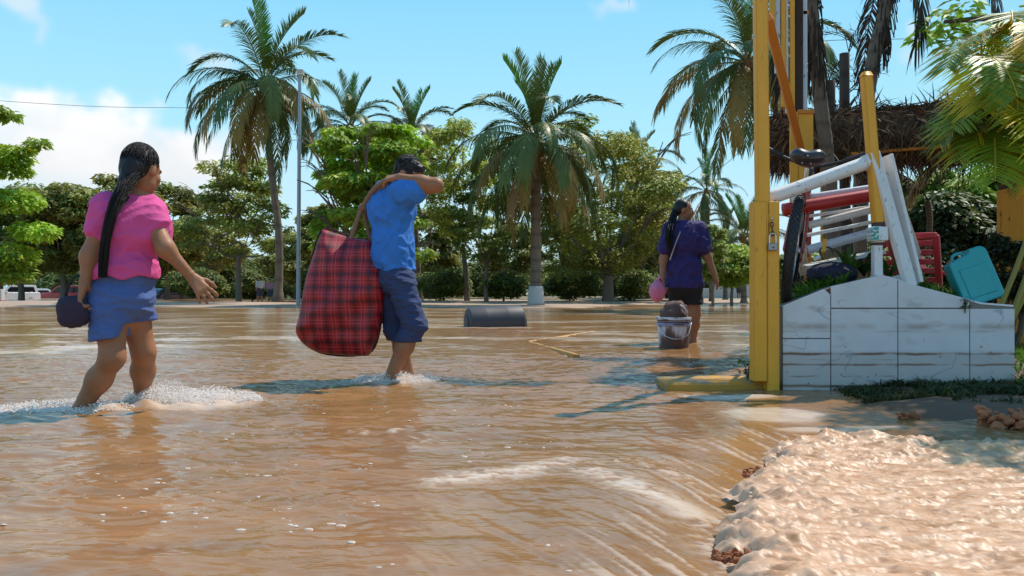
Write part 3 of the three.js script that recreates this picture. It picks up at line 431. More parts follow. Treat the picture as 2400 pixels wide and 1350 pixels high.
{ // second post with its sticker box and white foot
  const d = 5.74, o = thing('leaning_post', 'leaning yellow post with a chamfered head and a stickered white foot', 'post', P(2056, 660, d));
  const a = P(2031, 178, d), b = P(2058, 524, d); put(o, 'yellow_post', between(b, a, 0.071, 0.07, 0.012), yellow);
  put(o, 'post_head', new THREE.CylinderGeometry(0.03, 0.05, 0.03, 4).rotateY(Math.PI / 4).translate(a.x, a.y + 0.013, a.z), yellow);
  put(o, 'burnt_joint', between(P(2058, 530, d), P(2057.5, 519, d), 0.066, 0.066, 0.006), rust);
  put(o, 'white_foot', between(P(2056, 690, d), P(2055, 530, d), 0.06, 0.06, 0.008), whiteWood, 5);
  const st = grain(128, (u, v) => { const n = tnoise(u, v, 5, 2, 4), m = tnoise(u, v, 13, 7, 3), g = (u < 0.42 && n > -0.1 && v > 0.08) || (u < 0.62 && m > 0.12 && v < 0.45); return g ? [0.05, 0.33, 0.27] : m > 0.27 ? [0.3, 0.28, 0.25] : [0.86, 0.88, 0.86]; });
  const c = P(2055, 549, d), bx = box(0.113, 0.093, 0.09, 0, 0, 0, 0.008, 2); { const p = bx.attributes.position, u = []; for (let i = 0; i < p.count; i++) u.push(p.getX(i) / 0.113 + 0.5, p.getY(i) / 0.093 + 0.5); bx.setAttribute('uv', new THREE.Float32BufferAttribute(u, 2)); }
  mesh('sticker_box', local(o, bx.rotateZ(0.04).translate(c.x, c.y, c.z + 0.01)), std('peeling_sticker', [0.8, 0.8, 0.8], 0.5, { map: st }), o);
  put(o, 'foot_band', box(0.068, 0.02, 0.068, P(2056, 0, d).x, P(0, 572, d).y, -d, 0.004), rust);
}
// tiled planter ------------------------------------------------------------------
const tileTex = (() => {
  const W = 1024, H = 512, c = document.createElement('canvas'); c.width = W; c.height = H; const x = c.getContext('2d'), r = rng(5);
  const im = x.createImageData(W, H);
  for (let j = 0; j < H; j++) for (let i = 0; i < W; i++) {
    const u = i / W * 1.53, v = j / H * 0.79, n = fbm(u * 6, v * 6, 1, 4), vein = Math.abs(fbm(u * 2.3 + 0.5 * fbm(u * 5, v * 5, 3, 3), v * 2.3 - u * 0.8, 4, 3)), vn = sstep(0.014, 0.0, vein) * sstep(-0.1, 0.15, fbm(u * 3, v * 3, 8, 2)) * 0.5;
    const Y = 645 + j / H * 275; let st = 0;                                // flood tide marks: photo rows of the stain lines
    for (const [y, w, a] of [[765, 7, 0.30], [776, 3, 0.2], [829, 3.2, 0.75], [842, 1.6, 0.3], [854, 3.0, 0.6], [861, 1.5, 0.25], [881, 2.2, 0.5], [904, 4, 0.6]]) { const yy = y + 4 * fbm(u * 5, y, 2, 3); st = Math.max(st, 1.15 * a * Math.exp(-Math.pow((Y - yy) / w, 2)) * sstep(-0.25, 0.25, fbm(u * 3.2, y * 0.37, 6, 4) + (a > 0.5 ? 0.15 : -0.05))); }
    st = Math.max(st, 0.45 * sstep(855, 912, Y) * sstep(-0.05, 0.3, fbm(u * 5, v * 9, 12, 4)), 0.16 * sstep(815, 835, Y), 0.2 * sstep(0.15, 0.45, fbm(u * 4, v * 11, 20, 5)), 0.8 * sstep(0.33, 0.42, fbm(u * 22, v * 30, 25, 3)) * sstep(740, 860, Y));
    const b = [0.88 + 0.05 * n - 0.42 * vn, 0.89 + 0.05 * n - 0.34 * vn, 0.90 + 0.05 * n - 0.26 * vn], s = [0.40, 0.25, 0.15], k = (j * W + i) * 4;
    for (let e = 0; e < 3; e++) im.data[k + e] = clamp(mix(b[e], s[e], st)) * 255; im.data[k + 3] = 255;
  }
  x.putImageData(im, 0, 0); const t = new THREE.CanvasTexture(c); t.colorSpace = THREE.SRGBColorSpace; t.magFilter = THREE.LinearFilter; return t;
})();
const tileMat = std('marble_tile', [0.78, 0.76, 0.74], 0.32, { map: tileTex }), cement = std('cement', [0.22, 0.19, 0.16], 0.95, { bumpMap: bumpFine, bumpScale: 0.01 }), soilMat = std('planter_soil', [0.07, 0.05, 0.03], 0.95, { bumpMap: bumpFine, bumpScale: 0.02 });
const outline = (x) => { const q = [[1833, 717], [1945, 672], [2040, 650], [2062, 646], [2090, 650], [2140, 668], [2300, 710], [2376, 716]]; let k = 0; while (k < q.length - 2 && x > q[k + 1][0]) k++; return mix(q[k][1], q[k + 1][1], (x - q[k][0]) / (q[k + 1][0] - q[k][0])); };
{
  const o = thing('tiled_planter', 'low planter wall of stained white marble tiles with a gabled top edge', 'planter', V(P(2105, 0, D0).x, 0, -D0));
  const X = (px) => (px - 1200) / F * D0 - o.position.x, Y = (py) => EYE + (HZ - py) / F * D0;
  const slab = (pts, depth, z, bev, name, mat) => {
    const s = new THREE.Shape(pts.map(([x, y]) => new THREE.Vector2(X(x), Y(y)))), g = new THREE.ExtrudeGeometry(s, { depth, bevelEnabled: bev > 0, bevelSize: -bev, bevelThickness: bev, bevelOffset: 0, bevelSegments: 2, curveSegments: 4 });
    const p = g.attributes.position, u = []; for (let i = 0; i < p.count; i++) { const gx = p.getX(i), gy = p.getY(i); u.push((gx - X(1833)) / (X(2376) - X(1833)), (gy - Y(920)) / (Y(645) - Y(920))); }
    g.setAttribute('uv', new THREE.Float32BufferAttribute(u, 2)); g.translate(0, 0, z); return mesh(name, g, mat, o);
  };
  const topPts = (a, b) => { const q = []; for (let x = a; x < b; x += 12) q.push([x, outline(x)]); q.push([b, outline(b)]); return q; };
  const rows = { a: 722.5, bot: 916 }, gx = 1.7;
  const cols = [[1833.5, 1944], [1946.5, 2101], [2103.5, 2269], [2271.5, 2375]];
  const tile = (pts) => slab(pts, 0.010, 0, 0.0018, 'tile', tileMat);
  // first column is laid lower than the others
  tile([...topPts(1834, 1930), [1944, 690], [1944, 792], [1834, 792]]); tile([[1834, 794.5], [1944, 794.5], [1944, 921], [1834, 921]]);
  for (const [a, b] of cols.slice(1)) {
    if (b < 2290) tile([...topPts(a, b), [b, 721], [a, 721]]);
    tile([[a, 724], [b, 724], [b, 903], [a, 903]]); tile([[a, 905.5], [b, 905.5], [b, 924], [a, 924]]);
  }
  slab([...topPts(1833.5, 2376).map(([x, y]) => [x, y + 2.5]), [2376, 940], [1833.5, 940]], 0.14, -0.148, 0, 'wall_core', cement);
  slab([...topPts(2060, 2376).map(([x, y]) => [x, y - 1.2]), ...topPts(2060, 2376).map(([x, y]) => [x, y + 3]).reverse()], 0.14, -0.143, 0, 'coping', std('tile_edge', [0.7, 0.7, 0.7], 0.4));
  slab([[1918, 688], [1944, 674], [1944, 689], [1926, 700]], 0.006, -0.001, 0, 'broken_edge', std('raw_clay', [0.13, 0.055, 0.035], 0.9));
  for (const [x0, d1, turn] of [[1838, 1.2, -0.33], [2362, 1.3, -0.1]]) mesh('side_wall', box(0.04, 0.56, d1, 0.02, 0.26, -0.15 - d1 / 2, 0.004).rotateY(turn).translate(X(x0) + (turn < -0.2 ? 0.02 : 0), 0, 0), cement, o);
  const soil = new THREE.PlaneGeometry(X(2362) - X(1848), 1.5, 40, 24).rotateX(-Math.PI / 2).translate((X(2362) + X(1848)) / 2, 0, -0.9), sp = soil.attributes.position;
  for (let i = 0; i < sp.count; i++) { sp.setX(i, Math.max(sp.getX(i), X(1850) - 0.34 * (sp.getZ(i) + 0.15))); const px = 1200 + (sp.getX(i) + o.position.x) * F / D0; sp.setY(i, Y(outline(clamp(px, 1836, 2375))) - 0.045 + 0.03 * fbm(sp.getX(i) * 5, sp.getZ(i) * 5) - 0.06 * (-sp.getZ(i) - 0.15)); }
  soil.computeVertexNormals(); mesh('soil', soil, soilMat, o);
}
{ // yellow kerb at the entrance
  const o = thing('kerb', 'low concrete kerb painted yellow reaching from the gate post into the current', 'kerb', V(1.4, 0, -5.9));
  const x0 = P(1560, 0, 5.68).x, x1 = P(1832, 0, 5.68).x, w = x1 - x0, g = box(w, 0.21, 0.46, (x0 + x1) / 2, -0.033, -5.91, 0.02, 3), p = g.attributes.position;
  for (let i = 0; i < p.count; i++) if (p.getX(i) < x0 + w / 2) { p.setY(i, p.getY(i) - 0.018); }
  g.computeVertexNormals();
  const kt = grain(512, (u, v) => { const n = fbm(u * 9, v * 9, 4, 5), w2 = sstep(-0.02, 0.22, n + 0.1); return [mix(0.83, 0.66, w2), mix(0.60, 0.57, w2), mix(0.22, 0.48, w2)]; }); kt.colorSpace = THREE.SRGBColorSpace;
  mesh('kerb_slab', local(o, metersUV(g, 0.9)), std('worn_yellow_kerb', [0.85, 0.78, 0.6], 0.65, { map: kt, bumpMap: bumpFine, bumpScale: 0.01 }), o);
  put(o, 'yellow_face', box(w - 0.04, 0.095, 0.012, (x0 + x1) / 2, -0.002, -5.678, 0.004), std('muddy_yellow', [0.48, 0.25, 0.03], 0.6, { map: paintTex }), 1.5);
}
// white barrier frame -------------------------------------------------------------
{
  const d = 5.8, o = thing('barrier_frame', 'white timber trestle barrier with a red rail behind the planter', 'barrier', P(2060, 660, d));
  const bar = (name, a, b, w, t, m, r = 0.006, roll = 0) => put(o, name, between(a, b, w, t, r, roll), m, 3), pipe = (name, a, b, r, m) => mesh(name, local(o, tube([a, a.clone().lerp(b, 0.5), b], r, 14, 10)), m, o);
  pipe('top_rail', P(1798, 467, 5.72), P(2046, 376, 5.76), 0.047, whiteWood);
  pipe('rail_collar', P(2026, 383.5, 5.76), P(2050, 374, 5.76), 0.055, whiteWood);
  bar('front_leg', P(2134, 672, 5.68), P(2046, 356, 5.74), 0.085, 0.05, whiteWood, 0.008, 0.35);
  bar('side_board', P(2146, 664, 5.74), P(2076, 366, 5.82), 0.028, 0.12, whiteWood, 0.005, 0.35);
  bar('rear_leg', P(2160, 640, 6.5), P(2070, 380, 5.86), 0.08, 0.05, whiteWood);
  bar('rear_leg', P(1882, 640, 6.6), P(1868, 460, 5.95), 0.07, 0.05, whiteWood);
  bar('red_leg', P(2118, 655, 6.1), P(2048, 440, 6.0), 0.06, 0.05, redPaint);
  pipe('red_rail', P(1836, 492, 6.02), P(2060, 455, 5.98), 0.046, redPaint);
  pipe('white_rail', P(1900, 462, 6.1), P(2060, 438, 6.05), 0.026, std('grey_white_paint', [0.55, 0.56, 0.62], 0.5, { map: woodTex }));
  pipe('white_rail', P(1896, 528, 6.1), P(2060, 487, 6.05), 0.028, whiteWood);
  pipe('white_rail', P(1894, 586, 6.14), P(2062, 540, 6.08), 0.034, std('blue_white_paint', [0.58, 0.62, 0.70], 0.45, { map: woodTex }));
  for (const [y0, y1, h] of [[508, 480, 0.055], [552, 516, 0.10], [625, 590, 0.19]]) bar('slat', P(1888, y0, 6.2), P(2066, y1, 6.15), h, 0.02, whiteWood, 0.003, 1.5708);
  bar('foot_board', P(2086, 664, 5.86), P(2160, 640, 5.9), 0.075, 0.03, whiteWood);
}
// bicycle -------------------------------------------------------------------------
{
  const o = thing('bicycle', 'red bicycle with a black saddle leaning behind the gate post, seen from the rear wheel', 'bicycle', P(1842, 712, 5.92), -0.40);
  o.rotation.set(0, -0.37, -0.135, 'YXZ');
  const R = 0.375, redF = std('red_frame', [0.33, 0.035, 0.022], 0.35, { clearcoat: 0.5 }), t2 = (n, pts, r, m, par = o) => mesh(n, tube(pts.map((q) => V(...q)), r, 10, 12), m, par);
  const wheel = (z) => {
    const w = new THREE.Group(); w.name = 'wheel'; w.position.set(0, R, z); o.add(w);
    const prof = []; for (let k = 0; k <= 10; k++) { const a = -0.5 + k / 10 * (Math.PI + 1); prof.push(new THREE.Vector2(R - 0.034 + 0.034 * Math.sin(a), 0.036 * Math.cos(a))); }
    const parts = [new THREE.LatheGeometry(prof, 64).rotateZ(Math.PI / 2)];
    for (let k = 0; k < 54; k++) for (const c of [-2, -1, 0, 1, 2]) { const a = (k + (c & 1) * 0.5) / 54 * 6.2832, b = new THREE.BoxGeometry(0.0105, 0.007, 0.018), q = c * 0.42; parts.push(b.translate(0, 0.036, 0).rotateZ(-q).translate(0, R - 0.034 + 0.001, 0).rotateX(a)); }
    mesh('tyre', join(parts), dark, w);
    mesh('rim', new THREE.TorusGeometry(R - 0.062, 0.013, 8, 48).rotateY(Math.PI / 2), steel, w);
    mesh('hub', new THREE.CylinderGeometry(0.022, 0.022, 0.09, 12).rotateZ(Math.PI / 2), steel, w);
    const sp = []; for (let k = 0; k < 24; k++) { const a = k / 24 * 6.2832; sp.push(between(V(k % 2 ? 0.03 : -0.03, 0.02 * Math.cos(a + 1), 0.02 * Math.sin(a + 1)), V(0, (R - 0.06) * Math.cos(a), (R - 0.06) * Math.sin(a)), 0.0025, 0.0025, 0)); }
    mesh('spokes', join(sp), steel, w);
  };
  wheel(0); wheel(-1.05);
  for (const s of [-1, 1]) { t2('seat_stay', [[s * 0.062, R, 0], [s * 0.055, 0.62, -0.13], [s * 0.03, 0.83, -0.24]], 0.011, redF); t2('chain_stay', [[s * 0.062, R, 0], [s * 0.05, 0.33, -0.25], [s * 0.03, 0.31, -0.43]], 0.011, redF); t2('fork_blade', [[s * 0.05, R, -1.05], [s * 0.05, 0.6, -0.98], [s * 0.045, 0.80, -0.92]], 0.014, redF); }
  t2('seat_tube', [[0, 0.31, -0.43], [0, 0.6, -0.33], [0, 0.86, -0.25]], 0.017, redF); t2('down_tube', [[0, 0.31, -0.43], [0, 0.55, -0.65], [0, 0.80, -0.88]], 0.019, redF); t2('top_tube', [[0, 0.83, -0.25], [0, 0.86, -0.55], [0, 0.88, -0.86]], 0.017, redF); t2('head_tube', [[0, 0.78, -0.89], [0, 0.88, -0.865], [0, 0.96, -0.84]], 0.02, redF);
  t2('seat_post', [[0, 0.84, -0.255], [0, 0.93, -0.22], [0, 1.0, -0.20]], 0.0135, steel);
  t2('reflector_stay', [[0.0, 0.80, -0.19], [0.0, 0.80, 0.02], [0, 0.79, 0.05]], 0.006, redF);
  const sad = new THREE.SphereGeometry(1, 40, 26), sp = sad.attributes.position;
  for (let i = 0; i < sp.count; i++) { let x = sp.getX(i), y = sp.getY(i), z = sp.getZ(i); const q = (z + 1) / 2, w = mix(0.04, 0.142, sstep(0.2, 0.85, q)), h = mix(0.045, 0.082, q); const dip = 0.022 * Math.exp(-Math.pow(x / 0.28, 2)) * (y > 0 ? 1 : 0); sp.setXYZ(i, Math.sign(x) * Math.pow(Math.abs(x), 0.8) * w, y * h - dip + 0.005 * (z > 0.5 ? 1 : 0), z * 0.135); }
  sad.computeVertexNormals(); mesh('saddle', sad.rotateX(-0.1).translate(0, 1.035, -0.19), blackPlastic, o);
  t2('saddle_rail', [[-0.03, 0.99, -0.08], [-0.02, 0.985, -0.2], [-0.02, 1.0, -0.3]], 0.005, steel); t2('saddle_rail', [[0.03, 0.99, -0.08], [0.02, 0.985, -0.2], [0.02, 1.0, -0.3]], 0.005, steel);
  t2('stem', [[0, 0.94, -0.845], [0, 1.04, -0.83], [0, 1.08, -0.90]], 0.015, dark);
  t2('handlebar', [[-0.36, 1.185, -0.82], [-0.2, 1.125, -0.87], [0, 1.08, -0.9], [0.2, 1.125, -0.87], [0.36, 1.185, -0.82]], 0.013, dark);
  for (const s of [-1, 1]) t2('grip', [[s * 0.24, 1.14, -0.86], [s * 0.31, 1.166, -0.835], [s * 0.375, 1.19, -0.815]], 0.019, dark);
  for (const s of [-1, 1]) t2('brake_cable', [[s * 0.2, 1.12, -0.88], [s * 0.12, 1.2, -0.98], [0, 1.02, -0.95], [0, 0.9, -0.9]], 0.004, dark);
}
{ // dark bundle with a loop handle behind the wheel
  const o = thing('bag', 'dark navy bag with a black loop handle lying among the planter plants', 'bag', P(1950, 660, 5.95)), g = new THREE.SphereGeometry(1, 36, 24), p = g.attributes.position;
  for (let i = 0; i < p.count; i++) { const x = p.getX(i), y = p.getY(i), z = p.getZ(i), n = 1 + 0.16 * fbm(x * 2, y * 2, z * 2, 4) + 0.05 * (0.5 - Math.abs(noise(x * 4, y * 4, z * 4))); p.setXYZ(i, x * 0.17 * n, y * 0.085 * n, z * 0.12 * n); }
  g.computeVertexNormals(); mesh('cloth_body', g.translate(0, 0.05, 0), std('navy_cloth', [0.012, 0.011, 0.035], 0.85, { sheen: 0.3 }), o);
  const c = P(1936, 588, 5.9).sub(o.position), pts = []; for (let k = 0; k <= 8; k++) { const a = -0.5 + k / 8 * 4.1; pts.push(V(c.x + 0.045 * Math.cos(a), c.y + 0.026 * Math.sin(a), c.z)); } pts.push(V(c.x - 0.02, c.y - 0.06, c.z)); mesh('handle', tube(pts, 0.008, 8, 40), blackPlastic, o);
  const rag = new THREE.SphereGeometry(0.03, 12, 8).scale(1, 0.5, 0.5).rotateZ(0.6).translate(P(1915, 605, 5.85).x - o.position.x, P(0, 605, 5.85).y - o.position.y, 0.1); mesh('pale_rag', rag, std('pale_cloth', [0.55, 0.55, 0.6], 0.9), o);
  const leaf = between(P(1930, 590, 5.86), P(1934, 560, 5.86), 0.03, 0.006, 0.002).translate(-o.position.x, -o.position.y, -o.position.z); mesh('orange_tag', leaf, std('orange_ribbon', [0.6, 0.3, 0.03], 0.7), o);
}
// red plastic armchair --------------------------------------------------------------
{
  const base = P(2142, 700, 6.65), o = thing('plastic_chair', 'red plastic armchair with a slatted back standing right of the white trestle', 'chair', V(base.x, 0.12, base.z), -0.6);
  const m = std('red_plastic', [0.46, 0.016, 0.022], 0.35, { clearcoat: 0.15 }), add = (n, g) => mesh(n, norm(g), m, o);
  add('seat', box(0.46, 0.03, 0.44, 0, 0.43, 0, 0.014, 3));
  for (const [x, z] of [[-0.21, 0.2], [0.21, 0.2], [-0.2, -0.2], [0.2, -0.2]]) add('leg', between(V(x * 1.12, 0, z * 1.15), V(x, 0.44, z), 0.05, 0.05, 0.012));
  for (const s of [-1, 1]) { add('back_post', between(V(s * 0.215, 0.42, 0.2), V(s * 0.2, 0.96, 0.31), 0.05, 0.035, 0.012)); add('armrest', join([between(V(s * 0.25, 0.68, 0.22), V(s * 0.26, 0.67, -0.2), 0.055, 0.028, 0.01), between(V(s * 0.26, 0.67, -0.19), V(s * 0.23, 0.43, -0.2), 0.045, 0.03, 0.01)])); }
  for (let k = 0; k < 6; k++) { const y = 0.56 + k * 0.068, z = 0.2 + (y - 0.42) * 0.204; add('back_slat', box(0.42, 0.042, 0.016, 0, y, z, 0.006, 2)); }
  add('top_rail', between(V(-0.21, 0.955, 0.31), V(0.21, 0.955, 0.31), 0.05, 0.035, 0.014));
}
// teal jerrycan ------------------------------------------------------------------------
{
  const d = 5.78, o = thing('jerrycan', 'tilted teal plastic jerrycan on the right end of the planter', 'jerrycan', P(2305, 709, d)), m = std('teal_plastic', [0.012, 0.33, 0.34], 0.38, { map: paintTex, clearcoat: 0.1 });
  o.rotation.set(-0.12, -0.15, 0.34, 'YXZ');
  const w = 0.245, h = 0.335, s = new THREE.Shape(), q = 0.035; s.moveTo(-w / 2 + q, 0); s.lineTo(w / 2 - q, 0); s.quadraticCurveTo(w / 2, 0, w / 2, q); s.lineTo(w / 2, h - 0.03); s.quadraticCurveTo(w / 2, h + 0.012, w / 2 - 0.04, h + 0.012); s.lineTo(w / 2 - 0.085, h + 0.012); s.quadraticCurveTo(w / 2 - 0.095, h - 0.018, w / 2 - 0.115, h - 0.018); s.lineTo(-w / 2 + 0.02, h - 0.035); s.quadraticCurveTo(-w / 2, h - 0.035, -w / 2, h - 0.06); s.lineTo(-w / 2, q); s.quadraticCurveTo(-w / 2, 0, -w / 2 + q, 0);
  mesh('can_body', new THREE.ExtrudeGeometry(s, { depth: 0.10, bevelEnabled: true, bevelSize: 0.012, bevelThickness: 0.02, bevelSegments: 4, curveSegments: 8 }).translate(0, 0.012, -0.06), m, o);
  mesh('panel_ridge', new RoundedBoxGeometry(w * 0.72, h * 0.62, 0.02, 3, 0.008).translate(0, h * 0.45, 0.058), m, o);
  mesh('handle', tube([V(-0.07, h - 0.05, 0), V(-0.075, h + 0.015, 0), V(-0.03, h + 0.03, 0), V(0.0, h + 0.015, 0), V(0.005, h - 0.04, 0)], 0.012, 10, 24), m, o);
  mesh('cap', new THREE.CylinderGeometry(0.024, 0.024, 0.03, 18).translate(-0.1, h - 0.015, 0), std('muddy_cap', [0.25, 0.15, 0.11], 0.7), o);
}
// slatted yellow and white tower ---------------------------------------------------------
{
  const d = 7.4, X = (px) => P(px, 0, d).x, Y = (py) => P(0, py, d).y, o = thing('slatted_tower', 'yellow and white slatted timber column behind the gate post', 'column', V(X(1872), 0, -d));
  const sl = (n, x0, x1, y0, y1, m, z = 0, t = 0.03) => put(o, n, box(X(x1) - X(x0), Y(y0) - Y(y1), t, (X(x0) + X(x1)) / 2, (Y(y0) + Y(y1)) / 2, -d + z, 0.005), m);
  sl('panel', 1850, 1868, 264, 760, yellow, 0.02); sl('panel', 1869, 1905, 264, 435, yellow, 0.01); sl('panel_rail', 1868, 1906, 258, 268, amber, 0.02, 0.04);
  const pale = std('pale_blue_white', [0.62, 0.66, 0.72], 0.6, { map: woodTex });
  sl('batten', 1804, 1817, -60, 110, yellow); sl('batten', 1819, 1831, -60, 170, pale, -0.03); sl('batten', 1832, 1843, -60, 250, yellow, -0.01); sl('batten', 1844.5, 1850.5, -60, 263, whiteWood, -0.03); sl('batten', 1852, 1863, -60, 263, yellow, 0); sl('batten', 1866, 1884, -60, 263, std('dark_timber', [0.05, 0.03, 0.02], 0.9, { map: woodTex }), -0.02); sl('batten', 1886, 1897, -60, 258, pale, -0.05);
  sl('cross_rail', 1800, 1900, 20, 30, amber, -0.05, 0.03); sl('post_core', 1872, 1902, 436, 760, amber, -0.04, 0.08);
  for (const x of [1958, 1972]) sl('far_paling', x, x + 12, 380, 760, yellow, -0.35);
}
// slim palm stem and poles -----------------------------------------------------------------
const deadFrond = std('dead_frond', [0.05, 0.038, 0.028], 0.9, { side: THREE.DoubleSide });
palmStem('grey ringed palm stem, dark with dead fibre above, between the slatted tower and the thatch', [[1958, 700], [1950, 520], [1940, 380], [1925, 250], [1912, 120], [1900, -30], [1892, -190]], 7.7, 0.062);
palmStem('dark leaning palm stem rising over the middle of the thatched beam', [[2010, 700], [2020, 400], [2032, 240], [2052, 120], [2075, 20], [2098, -150]], 9.2, 0.075);
function palmStem(label, path, d, r) {
  const b = P(path[0][0], 0, d); b.y = 0; const o = thing('palm_stem', label, 'palm stem', b), pts = path.map(([x, y]) => P(x, y, d).sub(b)); pts[0].y = -0.05;
  mesh('trunk', tube(pts, (q) => r * (1.15 - 0.25 * q) * (1 + 0.04 * Math.sin(q * 260)), 12, 70), palmBark, o);
  const up = pts[pts.length - 1], rr = rng(Math.round(path[0][0])), f = [];                                 // hanging fibre and dead sheaths on the upper stem
  for (let k = 0; k < 170; k++) { const q = 0.62 + 0.38 * rr(), i = Math.min(pts.length - 2, Math.floor(q * (pts.length - 1))), c = pts[i].clone().lerp(pts[i + 1], q * (pts.length - 1) - i), a = rr() * 6.283, l = 0.12 + 0.3 * rr(), e = V(Math.cos(a), 0, Math.sin(a)); f.push(tube([c.clone().addScaledVector(e, r * 0.7), c.clone().addScaledVector(e, r + 0.03 * rr()).add(V(0, -l * 0.5, 0)), c.clone().addScaledVector(e, r + 0.05 * rr()).add(V(0, -l, 0))], 0.007, 3, 3)); }
  tag(mesh('dead_fibre', join(f), std('dead_fibre', [0.045, 0.03, 0.02], 0.95), o), null, null, null, 'stuff');
  const kinds = ['high', 'mid', 'low', 'hang'];
  kinds.forEach((k, n) => { const m = mesh('frond', FROND[k][n % 3], n > 1 ? deadFrond : palmDeep, o); m.position.copy(up); m.rotation.set(0, n * 2.4 + 0.6, 0); m.scale.setScalar(0.42); });
}
for (const [label, x, y0, w, d] of [['thick grey stump of a pole standing on the thatched beam', 1946, 190, 0.07, 7.95], ['taller slim grey pole standing up behind the thatched beam', 1983, 125, 0.055, 8.3], ['short forked pole beside the grey stump on the thatch', 1934, 192, 0.03, 7.9]]) {
  const a = P(x, 700, d), o = thing('pole', label, 'pole', V(a.x, 0, -d)); mesh('timber', tube([V(0, 0, 0), V(-0.01, 1, 0), P(x - 3, y0, d).sub(o.position)], (q) => w * (1 - 0.15 * q) * (1 + 0.06 * noise(q * 20, x)), 10, 24), std('grey_timber', [0.12, 0.10, 0.09], 0.9, { map: barkTex }), o);
}
// thatched beam ---------------------------------------------------------------------------
{
  const d = 8.0, a = P(1812, 332, d), b = P(2470, 286, d), o = thing('thatched_beam', 'shaggy brown thatched beam spanning the entrance behind the posts', 'thatch', a.clone()), r = rng(31), L = b.distanceTo(a), ax = b.clone().sub(a).normalize();
  const core = new THREE.CylinderGeometry(0.21, 0.21, L * 0.96, 18, 30).rotateZ(-Math.PI / 2), p = core.attributes.position; for (let i = 0; i < p.count; i++) { const k = 1 + 0.12 * noise(p.getX(i) * 3, p.getY(i) * 6, p.getZ(i) * 6); p.setY(i, p.getY(i) * k); p.setZ(i, p.getZ(i) * k * 1.2); } core.computeVertexNormals();
  mesh('core', core.rotateZ(Math.asin(ax.y)).translate(L / 2 * ax.x + 0.05, L / 2 * ax.y, 0), std('thatch_core', [0.06, 0.035, 0.02], 1), o);
  const straw = (n, cols, dirf, name) => {
    const pos = [], col = [], idx = [];
    for (let k = 0; k < n; k++) {
      const [c, D, l] = dirf(), W = D.clone().cross(V(r() - 0.5, r() - 0.5, r() + 0.3)).normalize().multiplyScalar(0.003 + 0.005 * r()), m = c.clone().addScaledVector(D, l * 0.5), e = c.clone().addScaledVector(D, l).add(V(0, -l * 0.22 * r(), 0)), i = pos.length / 3, q = cols[Math.floor(r() * cols.length)], z = 0.6 + 0.8 * r();
      for (const v of [c.clone().sub(W), c.clone().add(W), m.clone().add(W), m.clone().sub(W), e]) { pos.push(v.x, v.y, v.z); col.push(q[0] * z, q[1] * z, q[2] * z); } idx.push(i, i + 1, i + 2, i, i + 2, i + 3, i + 3, i + 2, i + 4);
    }
    const g = new THREE.BufferGeometry(); g.setAttribute('position', new THREE.Float32BufferAttribute(pos, 3)); g.setAttribute('color', new THREE.Float32BufferAttribute(col, 3)); g.setIndex(idx); g.computeVertexNormals();
    tag(mesh(name, g, strawMat, o), null, null, null, 'stuff');
  };
  const strawMat = std('straw', [1, 1, 1], 0.9, { vertexColors: true, side: THREE.DoubleSide }), brown = [[0.10, 0.05, 0.025], [0.14, 0.075, 0.035], [0.06, 0.03, 0.017], [0.20, 0.12, 0.06]];
  straw(7500, brown, () => { const t = r() * L, q = r() * 6.283, y = 0.23 * Math.sin(q), z = 0.26 * Math.cos(q); return [V(ax.x * t, ax.y * t + y, z), V(0.7 * (r() - 0.5) * 2, -0.9 * r() - 0.1 + (y > 0.1 ? 0.3 : 0), Math.sign(z) * 0.25 * r()).normalize(), 0.07 + 0.13 * r()]; }, 'straw');
  straw(1500, brown, () => { const q = r() * 6.283, s = Math.sqrt(r()); return [V(0.06 + 0.15 * r(), 0.2 * s * Math.sin(q), 0.2 * s * Math.cos(q)), V(-0.8 - 0.4 * r(), 0.9 * (r() - 0.55), (r() - 0.5)).normalize(), 0.06 + 0.16 * r()]; }, 'frayed_end');
  straw(700, [[0.05, 0.035, 0.03], [0.09, 0.06, 0.04]], () => { const t = r() * L; return [V(ax.x * t, ax.y * t + 0.2, 0.2 * (r() - 0.5)), V((r() - 0.5) * 2, 0.35 * r(), r() - 0.5).normalize(), 0.1 + 0.25 * r()]; }, 'loose_twigs');
  straw(260, brown, () => { const t = L * (0.25 + 0.5 * r()); return [V(ax.x * t, ax.y * t - 0.22, 0.2 * (r() - 0.5)), V((r() - 0.3), -0.7 * r() - 0.15, r() - 0.5).normalize(), 0.12 + 0.3 * r()]; }, 'hanging_straw');
  const l0 = P(1995, 360, d - 0.24), l1 = P(2470, 330, d - 0.24); mesh('edge_batten', tube([l0, l0.clone().lerp(l1, 0.5).add(V(0, 0.012, 0)), l1], 0.016, 8, 16).translate(-o.position.x, -o.position.y, -o.position.z), amber, o);
}
